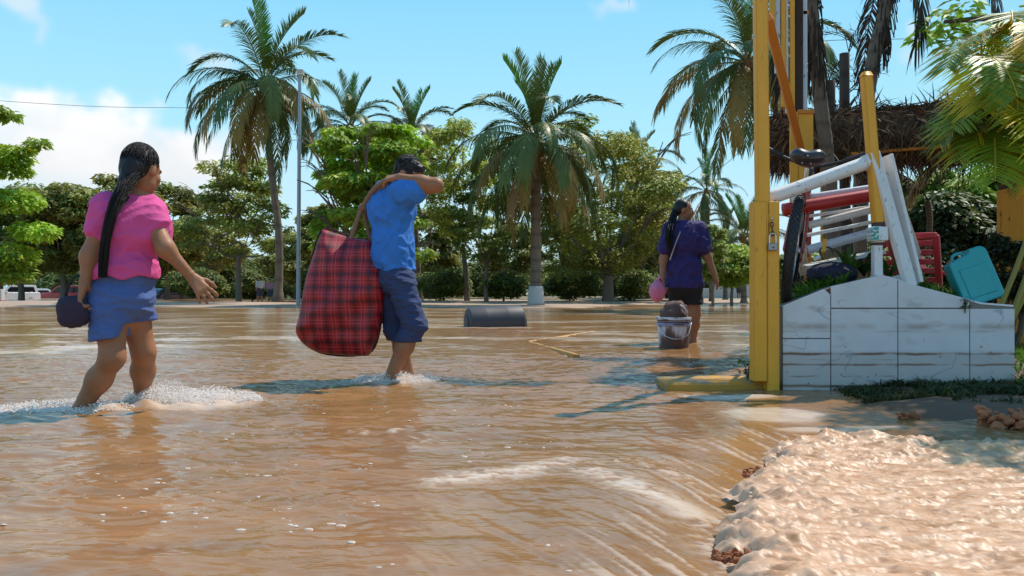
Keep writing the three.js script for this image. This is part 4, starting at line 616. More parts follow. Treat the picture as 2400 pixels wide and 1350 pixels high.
{ // yellow pillar at the right edge
  const d = 7.9, x0 = P(2368, 0, d).x, o = thing('pillar', 'weathered yellow pillar at the right edge carrying the thatched beam', 'pillar', V(x0 + 0.2, 0, -d)), pt = grain(256, (u, v) => { const n = tnoise(u, v, 5, 2, 5), g = sstep(0.02, 0.22, tnoise(u, v, 9, 6, 5) + 0.3 * (0.45 - v)); return [mix(0.95 + 0.15 * n, 0.16, g), mix(0.92 + 0.15 * n, 0.13, g), mix(0.85, 0.2, g)]; });
  const sh = box(0.42, P(0, 440, d).y, 0.42, 0, P(0, 440, d).y / 2, 0, 0.012, 2), p = sh.attributes.position, u = []; for (let i = 0; i < p.count; i++) u.push(p.getX(i) * 1.2 + p.getZ(i), p.getY(i) / P(0, 440, d).y); sh.setAttribute('uv', new THREE.Float32BufferAttribute(u, 2));
  mesh('shaft', sh, std('weathered_yellow', [0.74, 0.33, 0.025], 0.75, { map: pt, bumpMap: bumpFine, bumpScale: 0.01 }), o);
  mesh('shaft_head', box(0.40, 0.62, 0.40, 0, P(0, 440, d).y + 0.312, 0, 0.012, 2), std('dark_timber_head', [0.10, 0.05, 0.025], 0.9, { map: woodTex }), o);
}

// ---------------------------------------------------------------- greenery round the gate
function blades(spots, cols, seed, wide = 0.006) {               // grass: [x, y, z, height, lean] -> bent two-part blades
  const r = rng(seed), pos = [], col = [], idx = [];
  for (const [x, y, z, h, lean = 0.5] of spots) {
    const a = r() * 6.283, D = V(Math.cos(a), 0, Math.sin(a)), W = V(-D.z, 0, D.x).multiplyScalar(wide * (0.6 + 0.8 * r())), b = V(x, y, z), m = b.clone().addScaledVector(D, h * lean * 0.25).add(V(0, h * 0.6, 0)), e = b.clone().addScaledVector(D, h * lean * (0.7 + 0.5 * r())).add(V(0, h * (1 - 0.35 * lean * r()), 0)), i = pos.length / 3, q = cols[Math.floor(r() * cols.length)], k = 0.7 + 0.6 * r();
    for (const v of [b.clone().sub(W), b.clone().add(W), m.clone().addScaledVector(W, 0.8), m.clone().addScaledVector(W, -0.8), e]) { pos.push(v.x, v.y, v.z); col.push(q[0] * k, q[1] * k, q[2] * k); } idx.push(i, i + 1, i + 2, i, i + 2, i + 3, i + 3, i + 2, i + 4);
  }
  const g = new THREE.BufferGeometry(); g.setAttribute('position', new THREE.Float32BufferAttribute(pos, 3)); g.setAttribute('color', new THREE.Float32BufferAttribute(col, 3)); g.setIndex(idx); g.computeVertexNormals(); return g;
}
const GRASS = [[0.10, 0.24, 0.02], [0.14, 0.32, 0.03], [0.20, 0.36, 0.04], [0.07, 0.16, 0.02]], WET = [[0.07, 0.10, 0.02], [0.11, 0.14, 0.03], [0.13, 0.10, 0.04], [0.05, 0.08, 0.02]];
{
  const r = rng(8), top = [], wet = [], lit = [];
  for (let k = 0; k < 2600; k++) { const px = r() < 0.62 ? mix(1852, 1985, Math.pow(r(), 0.8)) : mix(2140, 2320, r()), d = 5.80 + 0.45 * r(), c = P(px, outline(clamp(px, 1836, 2375)), D0); const x = c.x * (1 + (d - D0) / D0 * 0.6); top.push([x, c.y - 0.05, -d, 0.05 + 0.09 * r() + (px < 2000 ? 0.04 * r() : 0), 0.8]); }
  tag(mesh('grass', blades(top, GRASS, 81, 0.007), leafVC), 'bright green grass growing along the top of the tiled planter', 'grass', null, 'stuff');
  for (let k = 0; k < 15000; k++) { const x = 1.95 + 2.2 * r(), d = 4.6 + 1.08 * Math.sqrt(r()); if (0.8 * noise(x * 2.6, d * 3, 3) + 0.5 * noise(x * 7, d * 7, 5) + 0.5 * (d - 4.95) < 0 || bank(x, d) < -0.005) continue; wet.push([x, bank(x, d) - 0.01, -d, 0.025 + 0.07 * r() * r(), 1.2]); }
  tag(mesh('grass', blades(wet, WET, 82, 0.006), leafVC), 'dark drenched grass along the foot of the tiled planter', 'grass', null, 'stuff');
  for (let k = 0; k < 5000; k++) { const x = 3.28 + 2.5 * r(), d = 5.2 + 2.8 * r(); lit.push([x, bank(x, d) - 0.01, -d, 0.04 + 0.08 * r(), 1]); }
  tag(mesh('grass', blades(lit, GRASS, 83, 0.007), leafVC), 'sunlit rough grass right of the tiled planter', 'grass', null, 'stuff');
}
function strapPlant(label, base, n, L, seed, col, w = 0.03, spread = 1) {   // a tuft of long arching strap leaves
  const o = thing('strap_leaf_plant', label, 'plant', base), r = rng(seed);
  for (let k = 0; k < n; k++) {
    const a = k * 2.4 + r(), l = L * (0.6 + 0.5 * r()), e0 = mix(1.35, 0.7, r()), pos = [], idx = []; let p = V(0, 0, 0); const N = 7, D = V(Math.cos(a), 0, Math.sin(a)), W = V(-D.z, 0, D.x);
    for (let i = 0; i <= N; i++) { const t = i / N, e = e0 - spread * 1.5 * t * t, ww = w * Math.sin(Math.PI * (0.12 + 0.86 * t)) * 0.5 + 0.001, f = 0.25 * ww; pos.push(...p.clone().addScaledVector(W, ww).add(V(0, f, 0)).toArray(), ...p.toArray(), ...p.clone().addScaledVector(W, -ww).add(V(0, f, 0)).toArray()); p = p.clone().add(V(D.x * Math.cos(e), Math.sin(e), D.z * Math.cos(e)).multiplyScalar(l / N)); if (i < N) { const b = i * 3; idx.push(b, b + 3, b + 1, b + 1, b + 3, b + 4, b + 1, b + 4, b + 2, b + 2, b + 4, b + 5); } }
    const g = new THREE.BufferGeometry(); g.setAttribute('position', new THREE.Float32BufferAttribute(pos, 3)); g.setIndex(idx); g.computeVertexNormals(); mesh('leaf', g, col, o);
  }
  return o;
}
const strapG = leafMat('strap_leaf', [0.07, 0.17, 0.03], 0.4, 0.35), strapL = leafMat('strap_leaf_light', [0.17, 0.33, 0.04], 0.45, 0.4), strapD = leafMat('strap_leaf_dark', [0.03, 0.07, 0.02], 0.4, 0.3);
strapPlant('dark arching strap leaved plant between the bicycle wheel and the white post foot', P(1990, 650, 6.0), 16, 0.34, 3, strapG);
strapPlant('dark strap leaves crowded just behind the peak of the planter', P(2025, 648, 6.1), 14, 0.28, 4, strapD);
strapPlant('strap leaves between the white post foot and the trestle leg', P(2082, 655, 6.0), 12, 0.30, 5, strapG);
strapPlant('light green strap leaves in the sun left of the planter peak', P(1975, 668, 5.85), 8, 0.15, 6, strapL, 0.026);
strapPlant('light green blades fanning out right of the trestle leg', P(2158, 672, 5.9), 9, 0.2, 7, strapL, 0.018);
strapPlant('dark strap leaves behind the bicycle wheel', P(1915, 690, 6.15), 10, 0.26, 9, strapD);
{ // sprig washed against the post, creeper on the planter edge
  const sprig = (name, label, c, n, s, seed, m) => { const o = thing(name, label, 'plant', c), r = rng(seed), cl = []; for (let k = 0; k < 5; k++) cl.push([(r() - 0.5) * s, r() * s, (r() - 0.5) * s * 0.6, s * 0.4, 0.8]); const st = []; for (const q of cl) st.push(tube([V(0, -0.05, 0), V(q[0] * 0.4, q[1] * 0.5, q[2] * 0.3), V(q[0], q[1], q[2])], 0.003, 4, 6)); mesh('stem', join(st), barkMat, o); mesh('leaves', leaves(cl, n, s * 0.42, m, seed), leafVC, o); };
  sprig('weed_sprig', 'green weed sprig caught on the kerb against the gate post', P(1752, 876, 5.75), 45, 0.085, 4, [0.08, 0.14, 0.03]);
  sprig('creeper', 'small dark creeper hanging over the right slope of the planter', P(2262, 716, 5.63), 40, 0.06, 5, [0.06, 0.10, 0.03]);
}
// yellow-green areca palm whose feathers hang in at the top right
{
  const base = V(3.62, 0.05, -6.6), o = thing('areca_palm', 'yellow green cane palm whose feather leaves hang in at the top right', 'palm', base), r = rng(17);
  const mA = [leafMat('areca_green', [0.27, 0.38, 0.02], 0.42, 0.45), leafMat('areca_yellow', [0.62, 0.52, 0.02], 0.45, 0.45), leafMat('areca_gold', [0.72, 0.42, 0.02], 0.5, 0.45), leafMat('areca_deep', [0.15, 0.25, 0.02], 0.42, 0.4)], stems = [];
  const feather = (c, a0, L, curve, k) => {                          // one leaf: rachis + separate broad leaflets in one mesh per leaf
    const pos = [], idx = [], N = 16, pts = []; let p = c.clone(), e = a0[1]; const D = V(Math.cos(a0[0]), 0, Math.sin(a0[0]));
    for (let i = 0; i <= N; i++) { pts.push(p.clone()); p = p.clone().add(V(D.x * Math.cos(e), Math.sin(e), D.z * Math.cos(e)).multiplyScalar(L / N)); e -= curve / N; }
    const quad = (...v) => { const q = pos.length / 3; for (const z of v) pos.push(z.x, z.y, z.z); idx.push(q, q + 1, q + 2, q, q + 2, q + 3); };
    for (let i = 3; i < N * 2.1; i++) for (const s of [-1, 1]) {
      const t = i / (N * 2.1) * N, j = Math.min(N - 1, Math.floor(t)), q = pts[j].clone().lerp(pts[j + 1], t - j), T = pts[j + 1].clone().sub(pts[j]).normalize(), S = T.clone().cross(V(0, 1, 0)).normalize().multiplyScalar(s), f = i / (N * 2.1), l = 0.36 * Math.pow(Math.sin(Math.PI * (0.12 + 0.8 * f)), 0.6) * (0.8 + 0.4 * r());
      const d1 = S.clone().multiplyScalar(0.75).addScaledVector(T, 0.65).add(V(0, 0.15 * r(), 0)).normalize(), d2 = d1.clone().add(V(0, -0.3 * r() - 0.05, 0)).normalize(), W = T.clone().addScaledVector(d1, -T.dot(d1)).normalize().multiplyScalar(0.008 + 0.004 * r()), m = q.clone().addScaledVector(d1, l * 0.5), z = m.clone().addScaledVector(d2, l * 0.5);
      quad(q.clone().addScaledVector(W, -0.4), q.clone().addScaledVector(W, 0.4), m.clone().add(W), m.clone().sub(W)); quad(m.clone().sub(W), m.clone().add(W), z.clone().addScaledVector(W, 0.1), z.clone().addScaledVector(W, -0.1));
    }
    const g = new THREE.BufferGeometry(); g.setAttribute('position', new THREE.Float32BufferAttribute(pos, 3)); g.setIndex(idx); g.computeVertexNormals();
    const m = mesh('frond', g, mA[k], o); mesh('rachis', tube(pts, (q) => 0.009 * (1 - 0.7 * q), 5, 20), mA[1], m);
  };
  const top = [];
  for (let k = 0; k < 34; k++) { const q = k / 34, px = mix(2290, 2440, r()), py = mix(20, 330, q) + 20 * (r() - 0.5); top.push([px + 25 * (q > 0.75 ? 1 : 0), py, 6.1 + 0.7 * r(), 1.57 + 1.7 * (r() - 0.5), -0.15 - 0.55 * r(), 0.62 + 0.3 * r(), 0.75 + 0.4 * r(), [0, 0, 1, 0, 3, 2, 1][k % 7]]); }
  for (let k = 0; k < 9; k++) top.push([2380 + 60 * r(), 60 + 200 * r(), 6.4, 2.9 + 0.5 * (r() - 0.5), 0.3 * r(), 0.8, 1.3, k % 4]);
  for (const [px, py, d, az, e, L, cv, k] of top) feather(P(px, py, d).sub(base), [az, e], L, cv, k);
  for (const [px, py] of [[2415, 40], [2430, 160], [2450, 260]]) { const t = P(px, py, 6.5).sub(base); stems.push(tube([V((r() - 0.5) * 0.2, 0, (r() - 0.5) * 0.2), t.clone().multiplyScalar(0.5).add(V(0.25, 0, 0)), t], 0.02, 8, 14)); }
  mesh('canes', join(stems), std('cane', [0.28, 0.26, 0.05], 0.5), o);
}
// tree overhead at the right, shading the front of the planter, and the hedge behind
{
  const o = thing('shade_tree', 'leafy tree reaching over from the right edge, its twigs hanging at the top', 'tree', V(5.6, 0, -5.2)), r = rng(23), cl = [];
  for (let k = 0; k < 40; k++) { const x = -1.5 + 2.4 * r(), z = 0.2 - 1.1 * r(), y = 3.15 + 1.3 * r(); cl.push([x, y, z, 0.36 + 0.3 * r(), 0.5]); }
  for (const [px, py, d, w] of [[2215, 50, 6.9, 0.2], [2260, 30, 6.9, 0.2], [2170, 80, 7.0, 0.12], [2240, 100, 6.9, 0.12]]) { const c = P(px, py, d).sub(o.position); cl.push([c.x, c.y, c.z, w, 0.8]); }
  mesh('crown', leaves(cl, 15000, 0.12, [0.15, 0.26, 0.03], 24, 0.5, 2.3), leafVC, o);
  const L = [tube([V(0, -0.1, 0), V(-0.05, 1.2, 0), V(-0.3, 2.4, -0.1)], (q) => 0.16 * (1.2 - 0.4 * q), 10, 14)]; for (let k = 0; k < 9; k++) { const c = cl[k * 5]; L.push(tube([V(-0.3, 2.3, -0.1), V(c[0] * 0.5, mix(2.3, c[1], 0.7), c[2] * 0.5), V(c[0], c[1], c[2])], (q) => 0.06 * (1.1 - q * 0.8), 6, 10)); } mesh('trunk', join(L), barkMat, o);
}
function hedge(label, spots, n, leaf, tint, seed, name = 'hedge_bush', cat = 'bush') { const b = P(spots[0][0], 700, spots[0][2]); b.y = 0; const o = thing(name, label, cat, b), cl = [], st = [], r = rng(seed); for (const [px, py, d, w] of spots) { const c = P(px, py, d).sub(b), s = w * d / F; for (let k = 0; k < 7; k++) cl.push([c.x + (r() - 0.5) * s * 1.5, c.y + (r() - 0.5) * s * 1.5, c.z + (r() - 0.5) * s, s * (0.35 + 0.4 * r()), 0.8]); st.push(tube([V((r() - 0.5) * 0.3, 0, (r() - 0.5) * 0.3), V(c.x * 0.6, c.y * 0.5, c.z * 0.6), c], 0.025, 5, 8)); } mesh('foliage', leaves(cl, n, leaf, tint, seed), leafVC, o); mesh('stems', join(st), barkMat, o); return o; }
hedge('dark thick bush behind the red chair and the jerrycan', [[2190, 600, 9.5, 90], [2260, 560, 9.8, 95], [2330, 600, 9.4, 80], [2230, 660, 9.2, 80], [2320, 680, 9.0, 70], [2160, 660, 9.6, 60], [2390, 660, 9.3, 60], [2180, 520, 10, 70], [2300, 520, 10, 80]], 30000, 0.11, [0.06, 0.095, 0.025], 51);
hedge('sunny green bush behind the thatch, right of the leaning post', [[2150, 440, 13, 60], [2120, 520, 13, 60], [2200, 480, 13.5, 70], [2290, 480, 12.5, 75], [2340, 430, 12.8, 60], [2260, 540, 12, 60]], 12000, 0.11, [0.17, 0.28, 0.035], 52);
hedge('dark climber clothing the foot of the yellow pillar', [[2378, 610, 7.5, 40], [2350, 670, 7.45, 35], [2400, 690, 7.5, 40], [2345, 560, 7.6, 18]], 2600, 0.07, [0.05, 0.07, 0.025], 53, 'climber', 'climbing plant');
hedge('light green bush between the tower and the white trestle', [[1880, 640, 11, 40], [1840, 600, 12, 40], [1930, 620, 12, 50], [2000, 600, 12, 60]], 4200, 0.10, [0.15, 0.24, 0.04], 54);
{ // dry palm leaf hanging behind the thatch
  const c = P(2215, 360, 8.4), o = thing('dry_palm_leaf', 'dead palm leaf hanging down under the thatched beam', 'palm leaf', c); mesh('leaflets', frond(1.0, -0.7, 0.9, 44, 0.35, 0.9, 77, -0.2, 0.07, 0.4).rotateY(2.6), palmDry, o); mesh('leaf_stalk', tube([V(0, 0, 0), V(-0.12, -0.1, 0.05), V(-0.25, -0.34, 0.08)], 0.014, 6, 8), rachisMat, o);
  const c2 = P(2175, 470, 8.6), o2 = thing('dead_palm_leaf', 'nearly black dead palm leaf drooping left of the sunny bush', 'palm leaf', c2); mesh('leaflets', frond(0.95, 1.1, 2.6, 46, 0.28, 1.2, 78, -0.3, 0.09, 0.2).rotateY(2.9), std('black_leaf', [0.02, 0.017, 0.012], 0.9, { side: THREE.DoubleSide }), o2); mesh('leaf_stalk', tube([V(0, -0.5, 0), V(0.02, -0.2, 0), V(0, 0, 0)], 0.03, 6, 8), palmBark, o2);
}
// bare thorny twigs against the sky between the stems
{
  const c = P(1985, 700, 8.6); c.y = 0; const o = thing('thorn_bush', 'bare tangled twigs against the sky above the thatch', 'shrub', c), r = rng(67), g = [tube([V(0, 0, 0), V(0.05, 1.2, 0), P(1965, 260, 8.6).sub(c)], 0.012, 5, 10)];
  const grow = (p, a, l, n) => { const q = p.clone().add(V(Math.cos(a) * l, Math.sin(a) * l, (r() - 0.5) * l * 0.6)); g.push(tube([p, p.clone().lerp(q, 0.5).add(V((r() - 0.5) * l * 0.3, (r() - 0.5) * l * 0.3, 0)), q], 0.0045 * (0.4 + n * 0.25), 3, 3)); if (n > 0) for (let k = 0; k < 3; k++) grow(p.clone().lerp(q, 0.4 + 0.6 * r()), a + (r() - 0.5) * 2.2, l * (0.55 + 0.3 * r()), n - 1); };
  for (const [px, py, a] of [[1965, 260, 1.2], [1960, 240, 1.9], [1970, 230, 0.7], [1985, 160, 1.5], [1940, 200, 2.0]]) grow(P(px, py, 8.6).sub(c), a, 0.24, 4);
  mesh('twigs', join(g), std('twig', [0.05, 0.035, 0.03], 0.9), o);
}

// ---------------------------------------------------------------- people: one continuous skin surface each, from joints with radii
function capsule(a, b, ra, rb) { const d = b.clone().sub(a), l2 = d.lengthSq() || 1e-9, ax = a.x, ay = a.y, az = a.z, dx = d.x, dy = d.y, dz = d.z; return { f: (x, y, z) => { const px = x - ax, py = y - ay, pz = z - az; let t = (px * dx + py * dy + pz * dz) / l2; t = t < 0 ? 0 : t > 1 ? 1 : t; const ex = px - dx * t, ey = py - dy * t, ez = pz - dz * t; return Math.sqrt(ex * ex + ey * ey + ez * ez) - (ra + (rb - ra) * t); }, lo: V(Math.min(a.x - ra, b.x - rb), Math.min(a.y - ra, b.y - rb), Math.min(a.z - ra, b.z - rb)), hi: V(Math.max(a.x + ra, b.x + rb), Math.max(a.y + ra, b.y + rb), Math.max(a.z + ra, b.z + rb)) }; }
function ellipsoid(c, r, q) { // q: Euler turning the ellipsoid
  const m = new THREE.Matrix4().makeRotationFromEuler(q ?? new THREE.Euler()).transpose().elements, R = Math.max(r.x, r.y, r.z), k = Math.min(r.x, r.y, r.z);
  return { f: (x, y, z) => { const a = x - c.x, b = y - c.y, d = z - c.z, u = (m[0] * a + m[4] * b + m[8] * d) / r.x, v = (m[1] * a + m[5] * b + m[9] * d) / r.y, w = (m[2] * a + m[6] * b + m[10] * d) / r.z, l = Math.sqrt(u * u + v * v + w * w), g = Math.sqrt((u / r.x) ** 2 + (v / r.y) ** 2 + (w / r.z) ** 2); return g < 1e-6 ? -k : l * (l - 1) / g; }, lo: V(c.x - R, c.y - R, c.z - R), hi: V(c.x + R, c.y + R, c.z + R) };
}
function surface(prims, cell, { k = 0.03, grow = 0, cut, rough } = {}) {      // naive surface nets over a smooth minimum
  const lo = V(1e9, 1e9, 1e9), hi = V(-1e9, -1e9, -1e9); for (const p of prims) { lo.min(p.lo); hi.max(p.hi); } lo.addScalar(-grow - 0.03); hi.addScalar(grow + 0.03);
  const n = [0, 1, 2].map((i) => Math.ceil((hi.getComponent(i) - lo.getComponent(i)) / cell) + 1), [nx, ny, nz] = n, F0 = new Float32Array(nx * ny * nz).fill(1);
  const field = (x, y, z, set) => { let d = 1e3; for (const p of set) { const v = p.f(x, y, z) - grow; const h = Math.max(k - Math.abs(d - v), 0) / k; d = Math.min(d, v) - h * h * k * 0.25; } if (rough) d += rough(x, y, z); if (cut) d = Math.max(d, cut(x, y, z)); return d; };
  const B = 8;                                                        // work block by block, with only the primitives that come near
  for (let bz = 0; bz < nz; bz += B) for (let by = 0; by < ny; by += B) for (let bx = 0; bx < nx; bx += B) {
    const cx = lo.x + (bx + B / 2) * cell, cy = lo.y + (by + B / 2) * cell, cz = lo.z + (bz + B / 2) * cell, R = cell * B * 0.9, near = prims.filter((p) => p.f(cx, cy, cz) - grow < R * 1.3 + k + 0.02);
    if (!near.length) continue;
    for (let z = bz; z < Math.min(nz, bz + B); z++) for (let y = by; y < Math.min(ny, by + B); y++) for (let x = bx; x < Math.min(nx, bx + B); x++) F0[(z * ny + y) * nx + x] = field(lo.x + x * cell, lo.y + y * cell, lo.z + z * cell, near);
  }
  const id = new Int32Array(nx * ny * nz).fill(-1), pos = [], idx = [], at = (x, y, z) => (z * ny + y) * nx + x;
  for (let z = 0; z < nz - 1; z++) for (let y = 0; y < ny - 1; y++) for (let x = 0; x < nx - 1; x++) {
    let sx = 0, sy = 0, sz = 0, c = 0, m = 0; const v = (i) => F0[at(x + (i & 1), y + ((i >> 1) & 1), z + (i >> 2))];
    for (let i = 0; i < 8; i++) if (v(i) < 0) m |= 1 << i; if (m === 0 || m === 255) continue;
    for (let i = 0; i < 8; i++) for (const b of [1, 2, 4]) { const j = i | b; if (j === i || ((m >> i) & 1) === ((m >> j) & 1)) continue; const a = v(i), t = a / (a - v(j)); sx += (i & 1) + (b === 1 ? t : 0); sy += ((i >> 1) & 1) + (b === 2 ? t : 0); sz += (i >> 2) + (b === 4 ? t : 0); c++; }
    id[at(x, y, z)] = pos.length / 3; pos.push(lo.x + (x + sx / c) * cell, lo.y + (y + sy / c) * cell, lo.z + (z + sz / c) * cell);
  }
  const quad = (a, b, c, d, flip) => { if (a < 0 || b < 0 || c < 0 || d < 0) return; flip ? idx.push(a, c, b, a, d, c) : idx.push(a, b, c, a, c, d); };
  for (let z = 1; z < nz - 1; z++) for (let y = 1; y < ny - 1; y++) for (let x = 1; x < nx - 1; x++) {
    const s = F0[at(x, y, z)] < 0;
    if (s !== F0[at(x + 1, y, z)] < 0) quad(id[at(x, y - 1, z - 1)], id[at(x, y, z - 1)], id[at(x, y, z)], id[at(x, y - 1, z)], !s);
    if (s !== F0[at(x, y + 1, z)] < 0) quad(id[at(x - 1, y, z - 1)], id[at(x - 1, y, z)], id[at(x, y, z)], id[at(x, y, z - 1)], !s);
    if (s !== F0[at(x, y, z + 1)] < 0) quad(id[at(x - 1, y - 1, z)], id[at(x, y - 1, z)], id[at(x, y, z)], id[at(x - 1, y, z)], !s);
  }
  const g = new THREE.BufferGeometry(); g.setAttribute('position', new THREE.Float32BufferAttribute(pos, 3)); g.setAttribute('uv', new THREE.Float32BufferAttribute(new Float32Array(pos.length / 3 * 2), 2)); g.setIndex(idx); g.computeVertexNormals();
  { const u = g.attributes.uv; for (let i = 0; i < u.count; i++) u.setXY(i, pos[i * 3] + pos[i * 3 + 2], pos[i * 3 + 1]); }
  return g;
}
function hand(w, dir, palmN, thumb, curl, s = 1, spread = 0.12) {      // wrist, direction of the fingers, normal of the back of the hand, side of the thumb (-1/1)
  const D = dir.clone().normalize(), N = palmN.clone().addScaledVector(D, -palmN.dot(D)).normalize(), S = D.clone().cross(N).multiplyScalar(thumb), out = [];
  const pt = (f, l, n = 0) => w.clone().addScaledVector(D, f * s).addScaledVector(S, l * s).addScaledVector(N, n * s);
  for (const l of [-0.026, -0.009, 0.009, 0.026]) out.push(capsule(pt(0.0, l * 0.6), pt(0.082, l), 0.017 * s, 0.0135 * s));
  [[-0.030, 0.062, 0.0075], [-0.010, 0.078, 0.0085], [0.010, 0.084, 0.0088], [0.030, 0.075, 0.0085]].forEach(([l, len, r], i) => { let p = pt(0.085 - 0.006 * Math.abs(i - 1.7), l), a = 0.15 + curl * 0.6, q = [0.45, 0.31, 0.24]; for (let j = 0; j < 3; j++) { const e = p.clone().addScaledVector(D, Math.cos(a) * len * q[j] * s).addScaledVector(N, -Math.sin(a) * len * q[j] * s).addScaledVector(S, Math.sin(spread * (i - 1.5)) * len * q[j] * s); out.push(capsule(p, e, r * s, r * 0.9 * s)); p = e; a += curl; } });
  { let p = pt(0.018, 0.024), a = 0.75; const r = [0.0125, 0.0105, 0.009], L = [0.042, 0.032, 0.026]; for (let j = 0; j < 3; j++) { const e = p.clone().addScaledVector(D, Math.cos(a) * L[j] * s).addScaledVector(S, Math.sin(a) * L[j] * s).addScaledVector(N, -0.006 * (1 + curl * 2) * s); out.push(capsule(p, e, r[j] * s, (r[j] - 0.0015) * s)); p = e; a -= 0.28; } }
  return out;
}
function head(c, yaw, pitch, s = 1, roll = 0) {                        // yaw 0 faces the camera (+z); returns skin primitives with nose, ears, brow, jaw, lips
  const q = new THREE.Euler(pitch, yaw, roll, 'YXZ'), m = (x, y, z) => V(x, y, z).multiplyScalar(s).applyEuler(q).add(c), out = [ellipsoid(m(0, 0.025, -0.012), V(0.076, 0.098, 0.096).multiplyScalar(s), q), ellipsoid(m(0, -0.045, 0.025), V(0.058, 0.07, 0.066).multiplyScalar(s), q), capsule(m(0, -0.085, 0.06), m(0, -0.09, 0.066), 0.024 * s, 0.02 * s)];
  out.push(capsule(m(0, 0.012, 0.088), m(0, -0.026, 0.104), 0.010 * s, 0.0145 * s), capsule(m(-0.012, -0.031, 0.096), m(0.012, -0.031, 0.096), 0.008 * s, 0.008 * s), capsule(m(-0.016, -0.056, 0.086), m(0.016, -0.056, 0.086), 0.0075 * s, 0.0075 * s), capsule(m(-0.04, 0.028, 0.076), m(0.04, 0.028, 0.076), 0.010 * s, 0.010 * s));
  for (const k of [-1, 1]) out.push(ellipsoid(m(0.077 * k, -0.004, -0.008), V(0.010, 0.032, 0.020).multiplyScalar(s), q), ellipsoid(m(0.038 * k, -0.022, 0.062), V(0.024, 0.022, 0.022).multiplyScalar(s), q));
  return { skin: out, m, q, s };
}
function eyes(h, par) { for (const k of [-1, 1]) { const g = new THREE.SphereGeometry(0.0105 * h.s, 12, 10), c = h.m(0.032 * k, 0.008, 0.078), e = mesh('eye', g.translate(c.x, c.y, c.z), eyeMat, par), p = h.m(0.0325 * k, 0.008, 0.0865); mesh('iris', new THREE.SphereGeometry(0.0048 * h.s, 8, 6).translate(p.x, p.y, p.z), irisMat, e); } const b = []; for (const k of [-1, 1]) b.push(tube([h.m(0.018 * k, 0.027, 0.088), h.m(0.035 * k, 0.033, 0.083), h.m(0.052 * k, 0.027, 0.068)], 0.0035 * h.s, 5, 8)); mesh('eyebrows', join(b), hairMat, par); const l = tube([h.m(-0.022, -0.056, 0.0885), h.m(0, -0.057, 0.0945), h.m(0.022, -0.056, 0.0885)], 0.0038 * h.s, 6, 10); mesh('lips', l, lipMat, par); }
const skinTex = grain(256, (u, v) => { const n = tnoise(u, v, 6, 2, 5) + 0.5 * tnoise(u, v, 30, 5, 3); const c = 0.90 + 0.24 * n; return [c, c * 0.98, c * 0.96]; });
const skin = std('skin', [0.36, 0.165, 0.085], 0.5, { map: skinTex, bumpMap: bumpFine, bumpScale: 0.002, specularIntensity: 0.5 }), eyeMat = std('eye_white', [0.7, 0.68, 0.65], 0.2), irisMat = std('iris', [0.02, 0.012, 0.008], 0.2), lipMat = std('lips', [0.25, 0.07, 0.06], 0.5);
const hairTex = grain(256, (u, v) => { const n = 0.5 + 0.5 * tnoise(u, v * 0.12 + 0.4, 60, 3, 3); return [n, n, n]; });
const hairMat = std('black_hair', [0.014, 0.011, 0.010], 0.46, { bumpMap: hairTex, bumpScale: 0.008, specularIntensity: 0.6 });
const weave = grain(256, (u, v) => { const n = 0.5 + 0.5 * tnoise(u, v, 60, 3, 3), w = 0.5 + 0.25 * Math.sin(u * 400) * Math.sin(v * 400) + 0.3 * (n - 0.5); return [w, w, w]; }), mottle = grain(256, (u, v) => { const n = tnoise(u, v, 5, 4, 5), m = tnoise(u, v, 40, 2, 3); const c = 0.88 + 0.22 * n + 0.10 * m; return [c, c, c]; }), cloth = (n, c, r = 0.85, e = {}) => std(n, c, r, { map: mottle, bumpMap: weave, bumpScale: 0.0025, sheen: 0.25, sheenColor: lin(...c), ...e });
const folds = (sx, sy, sz, a, seed) => (x, y, z) => { const q = 0.35 * noise(x * 4, y * 4, z * 4 + seed), r1 = 1 - 2.6 * Math.abs(noise(x * sx + seed, y * sy + q * 2, z * sz)), r2 = 1 - 2.6 * Math.abs(noise(x * sx * 2.1 + 7, y * sy * 2.4 - q * 3, z * sz * 2.1 + seed)); return -a * (0.8 * Math.max(0, r1) ** 1.4 + 0.5 * Math.max(0, r2) ** 1.4) - a * 0.12 * (1 + noise(x * 34, y * 34, z * 34)); };
const offNeck = (a, b, r) => { const c = capsule(a, b, r, r); return (x, y, z) => -c.f(x, y, z); };
function tail(pts, r, n, seed, m, par, name) {                       // a hank of separate strands
  const q = rng(seed), list = []; for (let k = 0; k < n; k++) { const a = q() * 6.283, s = Math.sqrt(q()), tw = (q() - 0.5) * 3; list.push(tube(pts.map((p, i) => { const t = i / (pts.length - 1), R = r(t) * s; return p.clone().add(V(Math.cos(a + tw * t) * R + 0.006 * (q() - 0.5), 0.004 * (q() - 0.5), Math.sin(a + tw * t) * R)); }), (t) => 0.0065 * (1 - 0.55 * t), 4, 18)); }
  return mesh(name, join(list), m, par);
}
const strands = (H, n, seed, len, back) => {                          // locks lying over the cap of hair from the crown downwards
  const q = rng(seed), list = []; for (let k = 0; k < n; k++) { const a = back + (q() - 0.5) * 4.4, top = 0.10 * q(), pts = []; for (let i = 0; i <= 5; i++) { const e = 1.45 - (top + len * (0.8 + 0.3 * q()) * i / 5), R = 1.0 + 0.03 * q(); pts.push(H.m(0.088 * R * Math.cos(e) * Math.sin(a), 0.036 + 0.104 * R * Math.sin(e), -0.03 + 0.1 * R * Math.cos(e) * Math.cos(a))); } list.push(tube(pts, (t) => 0.004 * (1 - 0.7 * t), 4, 10)); }
  return join(list);
};
const geoAll = (list) => mergeGeometries(list.map(norm));

